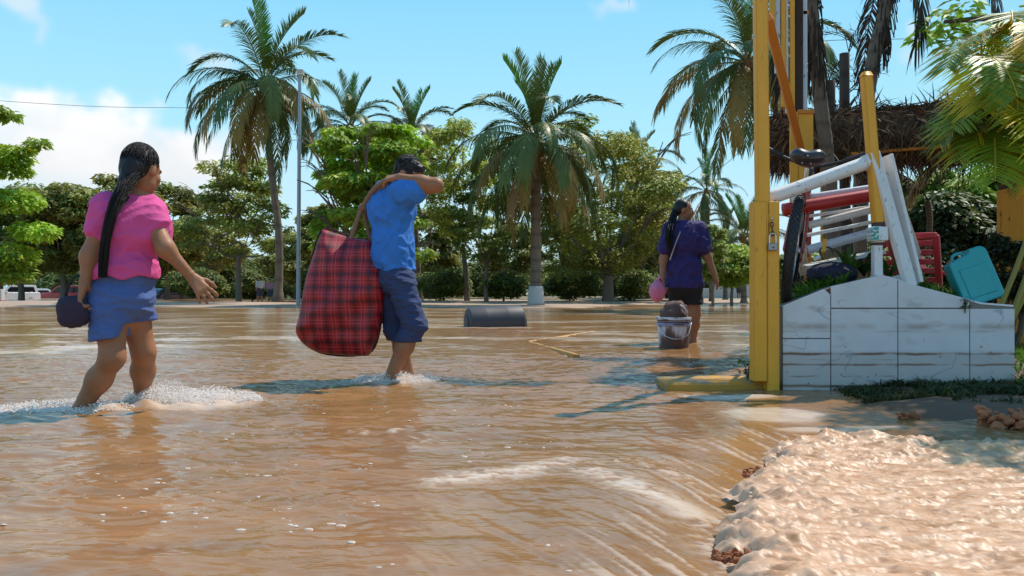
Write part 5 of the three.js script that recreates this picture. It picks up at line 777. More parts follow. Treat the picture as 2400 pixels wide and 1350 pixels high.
{ // woman in the pink shirt: striding to the right, seen from behind
  const d = 4.72, base = P(265, 960, d); base.y = 0; const o = thing('person', 'person in a pink T-shirt and denim shorts with a long black braid, wading at left', 'person', base, 0, null);
  const J = (x, y, z = 0) => P(x, y, d - z).sub(base);                 // z: towards the camera
  const hd = J(334, 402, 0.0), neck = J(316, 462, -0.01), chest = J(300, 520), waist = J(288, 632), hip = J(280, 700), hL = J(258, 715, 0.06), hR = J(308, 715, -0.06);
  const sL = J(252, 486, 0.10), sR = J(345, 492, -0.02), eL = J(210, 600, 0.14), wL = J(196, 672, 0.17), eR = J(387, 582, 0.08), wR = J(452, 652, 0.02), kL = J(264, 838, 0.10), aL = J(176, 980, 0.02), kR = J(337, 825, -0.10), aR = J(333, 946, -0.30);
  const H = head(hd, 2.78, 0.30, 1.06, -0.06);
  const torso = [ellipsoid(J(302, 535), V(0.185, 0.19, 0.145), new THREE.Euler(0, 0.5, 0.06)), ellipsoid(waist, V(0.160, 0.16, 0.135)), ellipsoid(hip, V(0.170, 0.14, 0.16)), ellipsoid(J(372, 548, -0.06), V(0.055, 0.075, 0.08)), capsule(sL, sR, 0.062, 0.064), capsule(neck.clone().lerp(chest, 0.5), neck, 0.085, 0.056)];
  const legs = [capsule(hL, kL, 0.100, 0.060), capsule(kL, kL.clone().lerp(aL, 0.35), 0.057, 0.061), capsule(kL.clone().lerp(aL, 0.35), aL, 0.061, 0.038), capsule(hR, kR, 0.098, 0.060), capsule(kR, kR.clone().lerp(aR, 0.35), 0.056, 0.060), capsule(kR.clone().lerp(aR, 0.35), aR, 0.060, 0.038), capsule(aL, aL.clone().add(V(0.12, -0.10, -0.06)), 0.040, 0.03), capsule(aR, aR.clone().add(V(0.15, -0.05, -0.05)), 0.040, 0.028)];
  const arms = [capsule(sL, eL, 0.054, 0.043), capsule(eL, wL, 0.041, 0.027), capsule(sR, eR, 0.060, 0.045), capsule(eR, wR, 0.042, 0.026)];
  const nk = [capsule(neck.clone().add(V(-0.005, -0.05, 0)), hd.clone().add(V(-0.005, -0.02, -0.005)), 0.058, 0.054)];
  mesh('body', geoAll([surface([...torso, ...legs, ...arms, ...nk], 0.011, { k: 0.05 }), surface([...H.skin, ...nk], 0.006, { k: 0.016 }), surface([capsule(wR.clone().lerp(eR, 0.12), wR, 0.029, 0.024), ...hand(wR, V(0.62, -0.72, 0.1), V(0.4, 0.3, 0.85), -1, 0.18, 1.02, 0.2)], 0.0038, { k: 0.012 }), surface([capsule(wL.clone().lerp(eL, 0.12), wL, 0.029, 0.024), ...hand(wL, V(-0.15, -0.95, 0.1), V(-0.9, 0.1, 0.3), 1, 0.75, 1.0, 0.05)], 0.0042, { k: 0.012 })]), skin, o);
  eyes(H, o);
  const nkc = offNeck(neck.clone().add(V(0, -0.02, 0)), hd.clone(), 0.082);
  mesh('shirt', surface([...torso, capsule(sL, sL.clone().lerp(eL, 0.42), 0.058, 0.056), capsule(sR, sR.clone().lerp(eR, 0.40), 0.064, 0.066), ellipsoid(waist.clone().add(V(0, -0.02, 0)), V(0.175, 0.12, 0.15))], 0.007, { k: 0.035, grow: 0.011, rough: folds(4, 6, 4, 0.014, 3), cut: (x, y, z) => Math.max(J(0, 652).y + 0.012 * Math.sin(x * 40) - y, nkc(x, y, z), y - J(0, 452).y) }), cloth('pink_cotton', [0.72, 0.085, 0.30]), o);
  mesh('shorts', surface([ellipsoid(waist.clone().add(V(0, -0.03, 0)), V(0.160, 0.10, 0.135)), ellipsoid(hip, V(0.172, 0.13, 0.16)), capsule(hL, hL.clone().lerp(kL, 0.62), 0.102, 0.092), capsule(hR, hR.clone().lerp(kR, 0.52), 0.100, 0.09)], 0.0075, { k: 0.012, grow: 0.011, rough: folds(5, 11, 5, 0.013, 9), cut: (x, y) => Math.max(y - J(0, 644).y, J(0, 800).y + 0.16 * (x - J(230, 0).x) + 0.07 * sstep(J(303, 0).x, J(312, 0).x, x) - y) }), cloth('blue_denim', [0.075, 0.13, 0.33], 0.9), o);
  // hair: cap over the skull, a long braid down the back
  const hr = [ellipsoid(H.m(0, 0.035, -0.030), V(0.088, 0.103, 0.100), H.q), ellipsoid(H.m(0, -0.01, -0.075), V(0.070, 0.075, 0.050), H.q), capsule(H.m(0, -0.01, -0.07), J(286, 446, 0.155), 0.052, 0.036)];
  const hm = mesh('hair', geoAll([surface(hr, 0.006, { k: 0.03, rough: (x, y, z) => -0.004 * noise(x * 60, y * 22, z * 60) }), strands(H, 110, 5, 1.9, Math.PI)]), hairMat, o);
  const bp = [J(318, 405, 0.09), J(290, 440, 0.15), J(266, 490, 0.195), J(250, 550, 0.205), J(243, 600, 0.20), J(240, 650, 0.19)];
  tail(bp, (q) => 0.044 * (1 - 0.6 * q) * (1 + 0.10 * Math.sin(q * 40)), 80, 7, hairMat, hm, 'braid');
  mesh('bag_strap', tube([J(300, 462, 0.10), J(272, 500, 0.195), J(262, 520, 0.20), J(240, 560, 0.19)], 0.010, 6, 20), cloth('dark_strap', [0.02, 0.015, 0.03]), o);
  // handbag in the left hand
  const b = P(172, 730, d - 0.18), hb = thing('handbag', 'dark handbag hanging from the left hand of the person in pink', 'handbag', b), bg = new THREE.SphereGeometry(1, 28, 20), p = bg.attributes.position;
  for (let i = 0; i < p.count; i++) { const x = p.getX(i), y = p.getY(i), z = p.getZ(i), n = 1 + 0.1 * noise(x * 3, y * 3, z * 3); p.setXYZ(i, Math.sign(x) * Math.pow(Math.abs(x), 0.7) * 0.085 * n, Math.sign(y) * Math.pow(Math.abs(y), 0.65) * 0.085 * n, z * 0.05 * n); }
  bg.computeVertexNormals(); mesh('bag_body', bg, cloth('dark_canvas', [0.035, 0.022, 0.045]), hb); mesh('handle', tube([V(-0.05, 0.06, 0), V(-0.01, 0.16, 0.005), V(0.03, 0.19, -0.0), V(0.05, 0.15, 0), V(0.05, 0.06, 0)], 0.007, 8, 24), cloth('dark_webbing', [0.02, 0.015, 0.03]), hb);
}
{ // man in the blue shirt: wading to the right with a big bag over his shoulder
  const d = 6.25, base = P(925, 895, d); base.y = 0; const o = thing('person', 'person in a blue T-shirt and jeans hauling a plaid bag over one shoulder', 'person', base);
  const J = (x, y, z = 0) => P(x, y, d - z).sub(base);
  const hd = J(954, 409, -0.04), neck = J(930, 442, -0.02), chest = J(917, 490), waist = J(918, 600), hip = J(928, 650), hL = J(915, 660, -0.07), hR = J(938, 660, 0.08);
  const sR = J(940, 452, 0.15), sL = J(908, 452, -0.17), eR = J(1022, 434, 0.18), wR = J(934, 415, 0.20), eL = J(900, 540, -0.28), wL = J(930, 600, -0.32), kR = J(972, 762, 0.10), aR = J(905, 905, 0.06), kL = J(928, 775, -0.10), aL = J(966, 905, -0.14);
  const H = head(hd, 1.30, 0.72, 0.98);
  const torso = [ellipsoid(J(918, 490), V(0.145, 0.19, 0.185), new THREE.Euler(0, 0, 0.05)), ellipsoid(J(920, 565), V(0.125, 0.16, 0.165)), ellipsoid(hip, V(0.120, 0.13, 0.155)), capsule(sL, sR, 0.062, 0.062), capsule(chest.clone().lerp(neck, 0.5), neck, 0.08, 0.055)];
  const legs = [capsule(hL, kL, 0.082, 0.055), capsule(kL, kL.clone().lerp(aL, 0.35), 0.053, 0.056), capsule(kL.clone().lerp(aL, 0.35), aL, 0.056, 0.036), capsule(hR, kR, 0.084, 0.056), capsule(kR, kR.clone().lerp(aR, 0.35), 0.058, 0.061), capsule(kR.clone().lerp(aR, 0.35), aR, 0.061, 0.038), capsule(aL, aL.clone().add(V(0.15, -0.03, 0)), 0.04, 0.028), capsule(aR, aR.clone().add(V(0.14, -0.07, 0)), 0.04, 0.028)];
  const arms = [capsule(sL, eL, 0.054, 0.043), capsule(eL, wL, 0.042, 0.030), capsule(sR, eR, 0.060, 0.046), capsule(eR, eR.clone().lerp(wR, 0.4), 0.046, 0.043), capsule(eR.clone().lerp(wR, 0.4), wR, 0.043, 0.029)], nk = [capsule(neck.clone().add(V(-0.01, -0.04, 0)), hd.clone().add(V(-0.01, -0.03, 0)), 0.056, 0.055)];
  mesh('body', geoAll([surface([...torso, ...legs, ...arms, ...nk], 0.011, { k: 0.045 }), surface([...H.skin, ...nk], 0.006, { k: 0.016 }), surface([capsule(wR.clone().lerp(eR, 0.1), wR, 0.029, 0.025), ...hand(wR, V(-0.95, -0.12, -0.15), V(0.1, 0.85, 0.5), 1, 0.55, 1.02, 0.05)], 0.004, { k: 0.012 }), surface([capsule(wL.clone().lerp(eL, 0.1), wL, 0.029, 0.025), ...hand(wL, V(0.6, -0.7, 0), V(0, 0.3, -1), 1, 0.5)], 0.0045, { k: 0.012 })]), skin, o);
  eyes(H, o);
  const nkc = offNeck(neck.clone().add(V(0, -0.02, 0)), hd.clone(), 0.078);
  mesh('shirt', surface([...torso, capsule(sL, sL.clone().lerp(eL, 0.5), 0.064, 0.064), capsule(sR, sR.clone().lerp(eR, 0.32), 0.070, 0.074), ellipsoid(J(922, 600), V(0.125, 0.13, 0.16))], 0.0075, { k: 0.04, grow: 0.018, rough: folds(6, 3.5, 6, 0.018, 5), cut: (x, y, z) => Math.max(J(0, 634).y + 0.01 * Math.sin(x * 45) - y, nkc(x, y, z), y - J(0, 424).y) }), cloth('blue_cotton', [0.035, 0.20, 0.62]), o);
  mesh('jeans', surface([ellipsoid(waist.clone().add(V(0, -0.03, 0)), V(0.13, 0.08, 0.16)), ellipsoid(hip, V(0.122, 0.12, 0.155)), capsule(hL, kL, 0.086, 0.064), capsule(kL, kL.clone().lerp(aL, 0.34), 0.064, 0.066), capsule(hR, kR, 0.088, 0.066), capsule(kR, kR.clone().lerp(aR, 0.34), 0.066, 0.068)], 0.008, { k: 0.02, grow: 0.012, rough: folds(5, 13, 5, 0.016, 15), cut: (x, y) => Math.max(y - J(0, 628).y, J(0, 800).y - y) }), cloth('dark_denim', [0.035, 0.055, 0.14], 0.9), o);
  mesh('hair', surface([ellipsoid(H.m(0, 0.042, -0.026), V(0.085, 0.096, 0.095), H.q), ellipsoid(H.m(0, 0.0, -0.062), V(0.070, 0.07, 0.045), H.q), capsule(H.m(-0.03, 0.10, 0.05), H.m(0.03, 0.10, 0.05), 0.028, 0.028)], 0.006, { k: 0.02, rough: (x, y, z) => -0.012 * noise(x * 40, y * 40, z * 40) - 0.006 * noise(x * 90, y * 90, z * 90) }), hairMat, o);
  mesh('locks', strands(H, 120, 9, 1.5, 2.6), hairMat, o);
  // plaid bag on his back, its rope handles pulled over the shoulder
  const bb = P(800, 690, d + 0.02), bag = thing('plaid_bag', 'large red plaid woven bag slung behind the person in blue', 'bag', bb);
  const plaid = grain(512, (u, v) => { const s = (a, c, w) => Math.abs(((a % 1) + 1) % 1 - c) < w ? 1 : 0; const l = (a) => [s(a, 0.5, 0.16), s(a, 0.12, 0.03), s(a, 0.88, 0.03), s(a, 0.5, 0.02)], A = l(u * 6), B = l(v * 6), dk = (A[0] + B[0]) * 0.5, wh = Math.max(A[1], A[2], B[1], B[2]), bl = Math.max(A[3], B[3]); let c = [0.62, 0.06, 0.10]; c = c.map((x, i) => mix(x, [0.26, 0.02, 0.06][i], dk * 0.8)); c = c.map((x, i) => mix(x, [0.78, 0.45, 0.45][i], wh * 0.5)); c = c.map((x, i) => mix(x, [0.12, 0.03, 0.16][i], bl * 0.6)); return c; }); plaid.colorSpace = THREE.SRGBColorSpace;
  const poly = [[757, 537], [822, 556], [884, 572], [902, 640], [898, 720], [872, 822], [835, 834], [742, 824], [697, 786], [703, 735], [722, 640]].map(([x, y]) => P(x, y, d).sub(bb)), sh = new THREE.Shape(new THREE.SplineCurve(poly.concat([poly[0]]).map((q) => new THREE.Vector2(q.x, q.y))).getPoints(60));
  // the outline is filled out front and back into a sagging rounded body
  const C = new THREE.Vector2(0, -0.02), ring = sh.getPoints().slice(0, -1), pos = [], uv = [], idx = [], M = 12, n = ring.length;
  for (const side of [1, -1]) { const s0 = pos.length / 3; for (let j = 0; j <= M; j++) for (let i = 0; i < n; i++) { const t = j / M, w = ring[i].clone().lerp(C, 1 - Math.cos(t * Math.PI / 2)), z = side * 0.19 * Math.sin(t * Math.PI / 2) ** 0.7 * (1 + 0.22 * noise(w.x * 4, w.y * 4, side)) + 0.055 * sstep(0, 0.25, t) * (0.35 - Math.abs(noise(w.x * 4.5 + 2 + w.y, w.y * 6, side))) + 0.02 * sstep(0, 0.25, t) * (0.35 - Math.abs(noise(w.x * 13, w.y * 9, side + 3))); pos.push(w.x, w.y, z); uv.push(w.x * 1.7 + 0.15 * z, w.y * 1.7); } for (let j = 0; j < M; j++) for (let i = 0; i < n; i++) { const a = s0 + j * n + i, b = s0 + j * n + (i + 1) % n, c = a + n, e = b + n; side > 0 ? idx.push(a, b, c, b, e, c) : idx.push(a, c, b, b, c, e); } }
  const g = new THREE.BufferGeometry(); g.setAttribute('position', new THREE.Float32BufferAttribute(pos, 3)); g.setAttribute('uv', new THREE.Float32BufferAttribute(uv, 2)); g.setIndex(idx); g.computeVertexNormals();
  mesh('woven_body', g, std('plaid_weave', [1, 1, 1], 0.55, { map: plaid, side: THREE.DoubleSide, bumpMap: weave, bumpScale: 0.002 }), bag);
  const rope = cloth('brown_rope', [0.28, 0.16, 0.09]), R = (a, r) => tube(a.map(([x, y, z]) => P(x, y, d - z).sub(bb)), (q) => r * (1 + 0.12 * Math.sin(q * 120)), 8, 60);
  mesh('handle', R([[822, 560, 0.02], [836, 520, 0.03], [850, 485, 0.05], [880, 440, 0.16], [908, 422, 0.20], [925, 424, 0.20]], 0.018), rope, bag); mesh('handle', R([[872, 575, -0.02], [858, 520, -0.02], [856, 486, 0.03], [886, 444, 0.14], [910, 428, 0.18]], 0.015), rope, bag);
  mesh('knot', new THREE.SphereGeometry(0.038, 14, 10).scale(1, 0.8, 0.9).translate(P(850, 486, d - 0.05).x - bb.x, P(0, 486, d - 0.05).y - bb.y, 0.06), rope, bag);
  mesh('piping', tube(poly.map((q) => V(q.x, q.y, 0)), 0.007, 6, 90, true), cloth('dark_piping', [0.10, 0.015, 0.03]), bag);
  mesh('zip', R([[757, 541, 0.0], [790, 552, 0.02], [826, 561, 0.02], [884, 577, 0.0]], 0.007), cloth('dark_zip', [0.05, 0.02, 0.03]), bag);
}
{ // woman in purple looking to the right
  const d = 9.7, base = P(1608, 805, d); base.y = 0.05; const o = thing('person', 'person in a purple T-shirt and black shorts with a ponytail, standing by the bucket', 'person', base);
  const J = (x, y, z = 0) => P(x, y, d - z).sub(base);
  const hd = J(1604, 494), neck = J(1598, 522), chest = J(1600, 560), waist = J(1602, 630), hip = J(1604, 668), hL = J(1590, 672), hR = J(1622, 672, 0.03), sL = J(1572, 538, 0.04), sR = J(1636, 538, 0.02), eL = J(1555, 608, 0.05), wL = J(1552, 656, 0.12), eR = J(1658, 602, 0.02), wR = J(1676, 646, 0.05), kL = J(1588, 738, -0.04), aL = J(1590, 806, -0.10), kR = J(1628, 735, 0.04), aR = J(1622, 804, 0.02);
  const H = head(hd, 1.35, 0.08, 1.0);
  const torso = [ellipsoid(J(1602, 565), V(0.195, 0.19, 0.14)), ellipsoid(waist, V(0.185, 0.17, 0.145)), ellipsoid(hip, V(0.19, 0.13, 0.16)), capsule(sL, sR, 0.06, 0.06), capsule(chest.clone().lerp(neck, 0.6), neck, 0.085, 0.056)], legs = [capsule(hL, kL, 0.10, 0.064), capsule(kL, kL.clone().lerp(aL, 0.35), 0.06, 0.063), capsule(kL.clone().lerp(aL, 0.35), aL, 0.063, 0.04), capsule(hR, kR, 0.10, 0.064), capsule(kR, kR.clone().lerp(aR, 0.35), 0.06, 0.063), capsule(kR.clone().lerp(aR, 0.35), aR, 0.063, 0.04), capsule(aL, aL.clone().add(V(0.1, -0.07, 0.02)), 0.04, 0.03), capsule(aR, aR.clone().add(V(0.13, -0.07, 0.06)), 0.04, 0.03)];
  const arms = [capsule(sL, eL, 0.06, 0.045), capsule(eL, wL, 0.044, 0.030), capsule(sR, eR, 0.062, 0.046), capsule(eR, wR, 0.045, 0.030)], nk = [capsule(neck.clone().add(V(0, -0.04, 0)), hd.clone().add(V(-0.005, -0.03, 0)), 0.056, 0.054)];
  mesh('body', geoAll([surface([...torso, ...legs, ...arms, ...nk], 0.012, { k: 0.045 }), surface([...H.skin, ...nk], 0.007, { k: 0.016 }), surface([capsule(wR.clone().lerp(eR, 0.1), wR, 0.029, 0.025), ...hand(wR, V(0.35, -0.92, 0.1), V(0.9, 0.3, 0.2), -1, 0.3)], 0.005, { k: 0.012 }), surface([capsule(wL.clone().lerp(eL, 0.1), wL, 0.029, 0.025), ...hand(wL, V(0, -1, 0.1), V(-0.9, 0, 0.4), 1, 0.8)], 0.005, { k: 0.012 })]), skin, o);
  eyes(H, o);
  const nkc = offNeck(neck.clone().add(V(0, -0.02, 0)), hd.clone(), 0.078);
  mesh('shirt', surface([...torso, capsule(sL, sL.clone().lerp(eL, 0.62), 0.064, 0.066), capsule(sR, sR.clone().lerp(eR, 0.62), 0.066, 0.068)], 0.009, { k: 0.04, grow: 0.018, rough: folds(6, 4, 6, 0.022, 8), cut: (x, y, z) => Math.max(J(0, 676).y - y, nkc(x, y, z), y - J(0, 517).y) }), cloth('purple_cotton', [0.035, 0.022, 0.13]), o);
  mesh('shorts', surface([ellipsoid(hip, V(0.19, 0.14, 0.165)), capsule(hL, kL.clone().lerp(hL, 0.3), 0.100, 0.088), capsule(hR, kR.clone().lerp(hR, 0.3), 0.100, 0.088)], 0.009, { k: 0.02, grow: 0.012, rough: folds(5, 9, 5, 0.010, 4), cut: (x, y) => J(0, 714).y - y }), cloth('black_cotton', [0.012, 0.011, 0.014]), o);
  const hm = mesh('hair', surface([ellipsoid(H.m(0, 0.036, -0.030), V(0.084, 0.099, 0.096), H.q), ellipsoid(H.m(0, 0.0, -0.075), V(0.06, 0.06, 0.045), H.q)], 0.007, { k: 0.02 }), hairMat, o);
  tail([H.m(0, 0.03, -0.10), J(1578, 512, 0.07), J(1570, 540, 0.16), J(1569, 570, 0.17), J(1572, 592, 0.16)], (q) => 0.045 * Math.sin(Math.PI * (0.2 + 0.75 * q)), 46, 12, hairMat, hm, 'ponytail');
  mesh('bag_strap', tube([J(1604, 522, 0.06), J(1594, 545, 0.155), J(1582, 575, 0.165), J(1570, 610, 0.15)], 0.008, 6, 20), cloth('cream_strap', [0.5, 0.42, 0.38]), o);
  const b = P(1541, 680, d - 0.14), pb = thing('plastic_bag', 'translucent pink plastic bag in the left hand of the person in purple', 'bag', b), g = new THREE.SphereGeometry(1, 32, 24), p = g.attributes.position;
  for (let i = 0; i < p.count; i++) { const x = p.getX(i), y = p.getY(i), z = p.getZ(i), n = 1 + 0.12 * noise(x * 3, y * 3, z * 3) + 0.05 * noise(x * 8, y * 4, z * 8), w = y > 0 ? 1 - 0.75 * y * y : 1; p.setXYZ(i, x * 0.095 * n * w, y * 0.13 * n, z * 0.085 * n * w); }
  g.computeVertexNormals(); mesh('bag_body', g, std('pink_film', [0.85, 0.25, 0.42], 0.35, { transmission: 0.35, thickness: 0, side: THREE.DoubleSide }), pb); mesh('tied_handles', tube([V(0, 0.11, 0), V(0.03, 0.15, 0), V(0.055, 0.13, 0.0)], 0.012, 6, 10), std('pink_film_tied', [0.8, 0.2, 0.4], 0.4), pb);
}
// three figures wading far off
{
  const far = (label, px, py, top, d, shirt, seed, grp) => {
    const base = P(px, py, d); base.y = Math.max(0.0, land(base.x, d)) - 0.03; const s = ((HZ - top) / F * d + EYE - base.y) / 1.68, o = thing('person', label, 'person', base, seed * 1.3, grp), q = (x, y, z) => V(x, y, z).multiplyScalar(s), h = head(q(0, 1.57, 0), 0.3, 0, s);
    const arms = [capsule(q(-0.2, 1.38, 0), q(-0.24, 1.1, 0.02), 0.05, 0.04), capsule(q(-0.24, 1.1, 0.02), q(-0.2, 0.86, 0.08), 0.04, 0.035), capsule(q(0.2, 1.38, 0), q(0.25, 1.1, 0), 0.05, 0.04), capsule(q(0.25, 1.1, 0), q(0.22, 0.86, 0.1), 0.04, 0.035)], tor = [ellipsoid(q(0, 1.2, 0), V(0.17, 0.24, 0.12).multiplyScalar(s)), ellipsoid(q(0, 0.93, 0), V(0.155, 0.15, 0.12).multiplyScalar(s)), capsule(q(-0.17, 1.39, 0), q(0.17, 1.39, 0), 0.06, 0.06), capsule(q(0, 1.4, 0), q(0, 1.52, 0), 0.055, 0.05)], legs = [capsule(q(-0.08, 0.9, 0), q(-0.1, 0.48, 0.06), 0.09, 0.06), capsule(q(-0.1, 0.48, 0.06), q(-0.11, 0.0, -0.05), 0.06, 0.04), capsule(q(0.08, 0.9, 0), q(0.1, 0.48, 0.1), 0.09, 0.06), capsule(q(0.1, 0.48, 0.1), q(0.11, 0.0, 0.12), 0.06, 0.04)];
    mesh('body', surface([...h.skin, ...tor, ...arms, ...legs], 0.022, { k: 0.04 }), skin, o);
    mesh('shirt', surface([...tor.slice(0, 3), arms[0], arms[2]], 0.022, { k: 0.05, grow: 0.02, cut: (x, y) => Math.max(0.85 * s - y, y - 1.45 * s) }), cloth('far_shirt', shirt), o);
    mesh('shorts', surface([tor[1], legs[0], legs[2]], 0.022, { k: 0.05, grow: 0.018, cut: (x, y) => 0.5 * s - y }), cloth('far_shorts', [0.05, 0.05, 0.08]), o);
    mesh('hair', surface([ellipsoid(q(0, 1.61, -0.02), V(0.09, 0.09, 0.1).multiplyScalar(s))], 0.02), hairMat, o);
  };
  far('distant person in dark clothes by the white wall near the gate post', 1731, 696, 654, 62, [0.06, 0.08, 0.12], 2);
  far('distant person in a pale shirt, left of two wading figures by the lamp post', 610, 716, 650, 42, [0.5, 0.46, 0.44], 3);
  far('distant person in a pinkish shirt, right of two wading figures by the lamp post', 634, 716, 655, 44, [0.45, 0.2, 0.25], 5);
}

// ---------------------------------------------------------------- things standing in and behind the flood
{ // lamp post
  const d = 36, b = P(699, 690, d); b.y = 0; const o = thing('lamp_post', 'tall slim grey lamp post with a small box lamp right of the leaning palm', 'lamp post', b), top = P(702, 182, d).sub(b), grey = std('galvanised_steel', [0.30, 0.33, 0.37], 0.5, { metalness: 0.4 });
  mesh('pole', tube([V(0, -0.2, 0), top.clone().multiplyScalar(0.5), top], (q) => 0.095 - 0.025 * q, 12, 20), grey, o); mesh('bracket', box(0.1, 0.22, 0.1, top.x, top.y + 0.05, 0), grey, o);
  mesh('lamp_head', box(0.27, 0.21, 0.27, top.x + 0.03, top.y + 0.24, 0, 0.03, 2), std('lamp_housing', [0.45, 0.38, 0.32], 0.5), o); mesh('lens', box(0.28, 0.03, 0.28, top.x + 0.03, top.y + 0.14, 0, 0.01), std('lamp_lens', [0.75, 0.75, 0.72], 0.3), o);
}
function wire(label, pts, d0, d1) { const n = pts.length, q = pts.map(([x, y], i) => P(x, y, mix(d0, d1, i / (n - 1)))), o = thing('power_line', label, 'wire', q[0].clone()); mesh('strand', tube(q.map((v) => v.clone().sub(q[0])), 0.011, 5, 24), dark, o); }
wire('thin power line crossing the sky at the left above the clouds', [[-120, 226], [60, 240], [250, 250], [455, 253], [620, 262]], 42, 46);
wire('thin power line behind the stumps above the thatch', [[1790, 145], [1900, 100], [2050, 92], [2250, 88], [2450, 80]], 30, 30);
wire('slack wire slanting down behind the big drooping palm, the upper of two', [[1800, 250], [1700, 340], [1620, 405], [1560, 440]], 32, 40); wire('slack wire slanting down behind the big drooping palm, the lower of two', [[1790, 300], [1700, 385], [1610, 440], [1550, 470]], 32, 40);
// parked cars
function car(name, label, px, d, turn, col, kind, grp = 'cars parked on the far bank') {
  const b = P(px, 710, d); b.y = land(b.x, d); const o = thing(name, label, kind, b, turn, grp), paint = std('car_paint', col, 0.3, { clearcoat: 0.8, clearcoatRoughness: 0.08, map: paintTex }), glass = std('car_glass', [0.015, 0.018, 0.02], 0.08), tall = kind !== 'car';
  const H = tall ? 1.72 : 1.42, belt = tall ? 1.02 : 0.88, L = 4.4, W = 1.78, s = new THREE.Shape();
  s.moveTo(-L / 2, 0.32); s.lineTo(-L / 2 - 0.02, 0.62); s.quadraticCurveTo(-L / 2, belt - 0.05, -L / 2 + 0.18, belt - 0.02); s.lineTo(-L / 2 + 1.15, belt + 0.06); s.lineTo(L / 2 - (tall ? 0.08 : 0.75), belt + 0.04); s.lineTo(L / 2 - 0.02, belt - 0.06); s.lineTo(L / 2, 0.36); s.quadraticCurveTo(L / 2, 0.26, L / 2 - 0.1, 0.25);
  s.lineTo(L / 2 - 0.45, 0.25); s.absarc(L / 2 - 0.85, 0.27, 0.40, 0, Math.PI, false); s.lineTo(-L / 2 + 1.25, 0.25); s.absarc(-L / 2 + 0.85, 0.27, 0.40, 0, Math.PI, false); s.lineTo(-L / 2 + 0.1, 0.25);
  mesh('body', new THREE.ExtrudeGeometry(s, { depth: W - 0.16, bevelEnabled: true, bevelSize: 0.06, bevelThickness: 0.08, bevelSegments: 3 }).translate(0, 0, -W / 2 + 0.08), paint, o);
  const c = new THREE.Shape([[-L / 2 + 1.1, belt], [-L / 2 + 1.75, H - 0.06], [-L / 2 + 2.0, H], [L / 2 - (tall ? 0.5 : 1.3), H], [L / 2 - (tall ? 0.3 : 1.05), H - 0.06], [L / 2 - (tall ? 0.12 : 0.6), belt]].map(([x, y]) => new THREE.Vector2(x, y)));
  const cab = mesh('cabin', new THREE.ExtrudeGeometry(c, { depth: W - 0.40, bevelEnabled: true, bevelSize: 0.03, bevelThickness: 0.10, bevelSegments: 2 }).translate(0, 0, -W / 2 + 0.2), paint, o), y0 = belt + 0.08, y1 = H - 0.14;
  for (const z of [-1, 1]) { mesh('side_window', new THREE.ExtrudeGeometry(new THREE.Shape([[-L / 2 + 1.4, y0], [-L / 2 + 1.85, y1], [L / 2 - (tall ? 0.55 : 1.3), y1], [L / 2 - (tall ? 0.35 : 0.9), y0]].map(([x, y]) => new THREE.Vector2(x, y))), { depth: 0.02, bevelEnabled: false }).translate(0, 0, z > 0 ? W / 2 - 0.088 : -W / 2 + 0.068), glass, cab); }
  mesh('windscreen', between(V(-L / 2 + 1.14, belt + 0.06, 0), V(-L / 2 + 1.74, H - 0.08, 0), 0.03, W - 0.42, 0.004), glass, cab);
  for (const z of [-1, 1]) { mesh('headlight', box(0.06, 0.16, 0.36, -L / 2 - 0.04, belt - 0.22, z * (W / 2 - 0.27), 0.02, 2), std('headlight', [0.75, 0.77, 0.8], 0.15), o); mesh('mirror', box(0.12, 0.14, 0.2, -L / 2 + 1.45, belt + 0.14, z * (W / 2 + 0.08), 0.03, 2), paint, o); }
  mesh('grille', box(0.05, 0.18, W - 0.95, -L / 2 - 0.05, belt - 0.24, 0, 0.015), dark, o); mesh('bumper', box(0.10, 0.2, W - 0.1, -L / 2 - 0.03, 0.44, 0, 0.03, 2), tall ? paint : dark, o); mesh('number_plate', box(0.02, 0.12, 0.34, -L / 2 - 0.085, 0.47, 0, 0.004), std('plate', [0.7, 0.7, 0.68], 0.5), o);
  for (const x of [-L / 2 + 0.85, L / 2 - 0.85]) for (const z of [-1, 1]) { const w = new THREE.Group(); w.name = 'wheel'; w.position.set(x, 0.32, z * (W / 2 - 0.1)); o.add(w); mesh('tyre', new THREE.TorusGeometry(0.25, 0.085, 10, 24), dark, w); mesh('rim', new THREE.CylinderGeometry(0.21, 0.21, 0.16, 18).rotateX(Math.PI / 2), steel, w); }
  return o;
}
car('parked_car', 'white off-road car parked facing the water at the left edge', 22, 74, 2.05 - Math.PI / 2 + 0.55, [0.72, 0.73, 0.74], 'off-road car');
car('parked_car', 'pale car behind the white off-road car, beside the dark tree trunk', 80, 84, 1.35, [0.55, 0.57, 0.62], 'car');
car('parked_car', 'red high car parked left of the woman in pink', 150, 78, 0.25, [0.33, 0.02, 0.03], 'off-road car');
car('parked_car', 'dark car nose-on between the woman in pink and the red saloon', 368, 78, 1.45, [0.04, 0.045, 0.07], 'car');
car('parked_car', 'low red saloon car seen from the side under the hand of the woman in pink', 445, 76, 3.3, [0.38, 0.025, 0.04], 'car');
{ // kerb stone / bollard at the left edge
  const d = 42, b = P(0, 714, d), o = thing('bollard', 'short white post with a red foot at the left edge of the far bank', 'bollard', V(b.x, land(b.x, d), -d)); mesh('post', box(0.32, 0.62, 0.32, 0, 0.36, 0, 0.03, 2), whitewash, o); mesh('foot', box(0.36, 0.16, 0.36, 0, 0.05, 0, 0.02), redPaint, o);
}
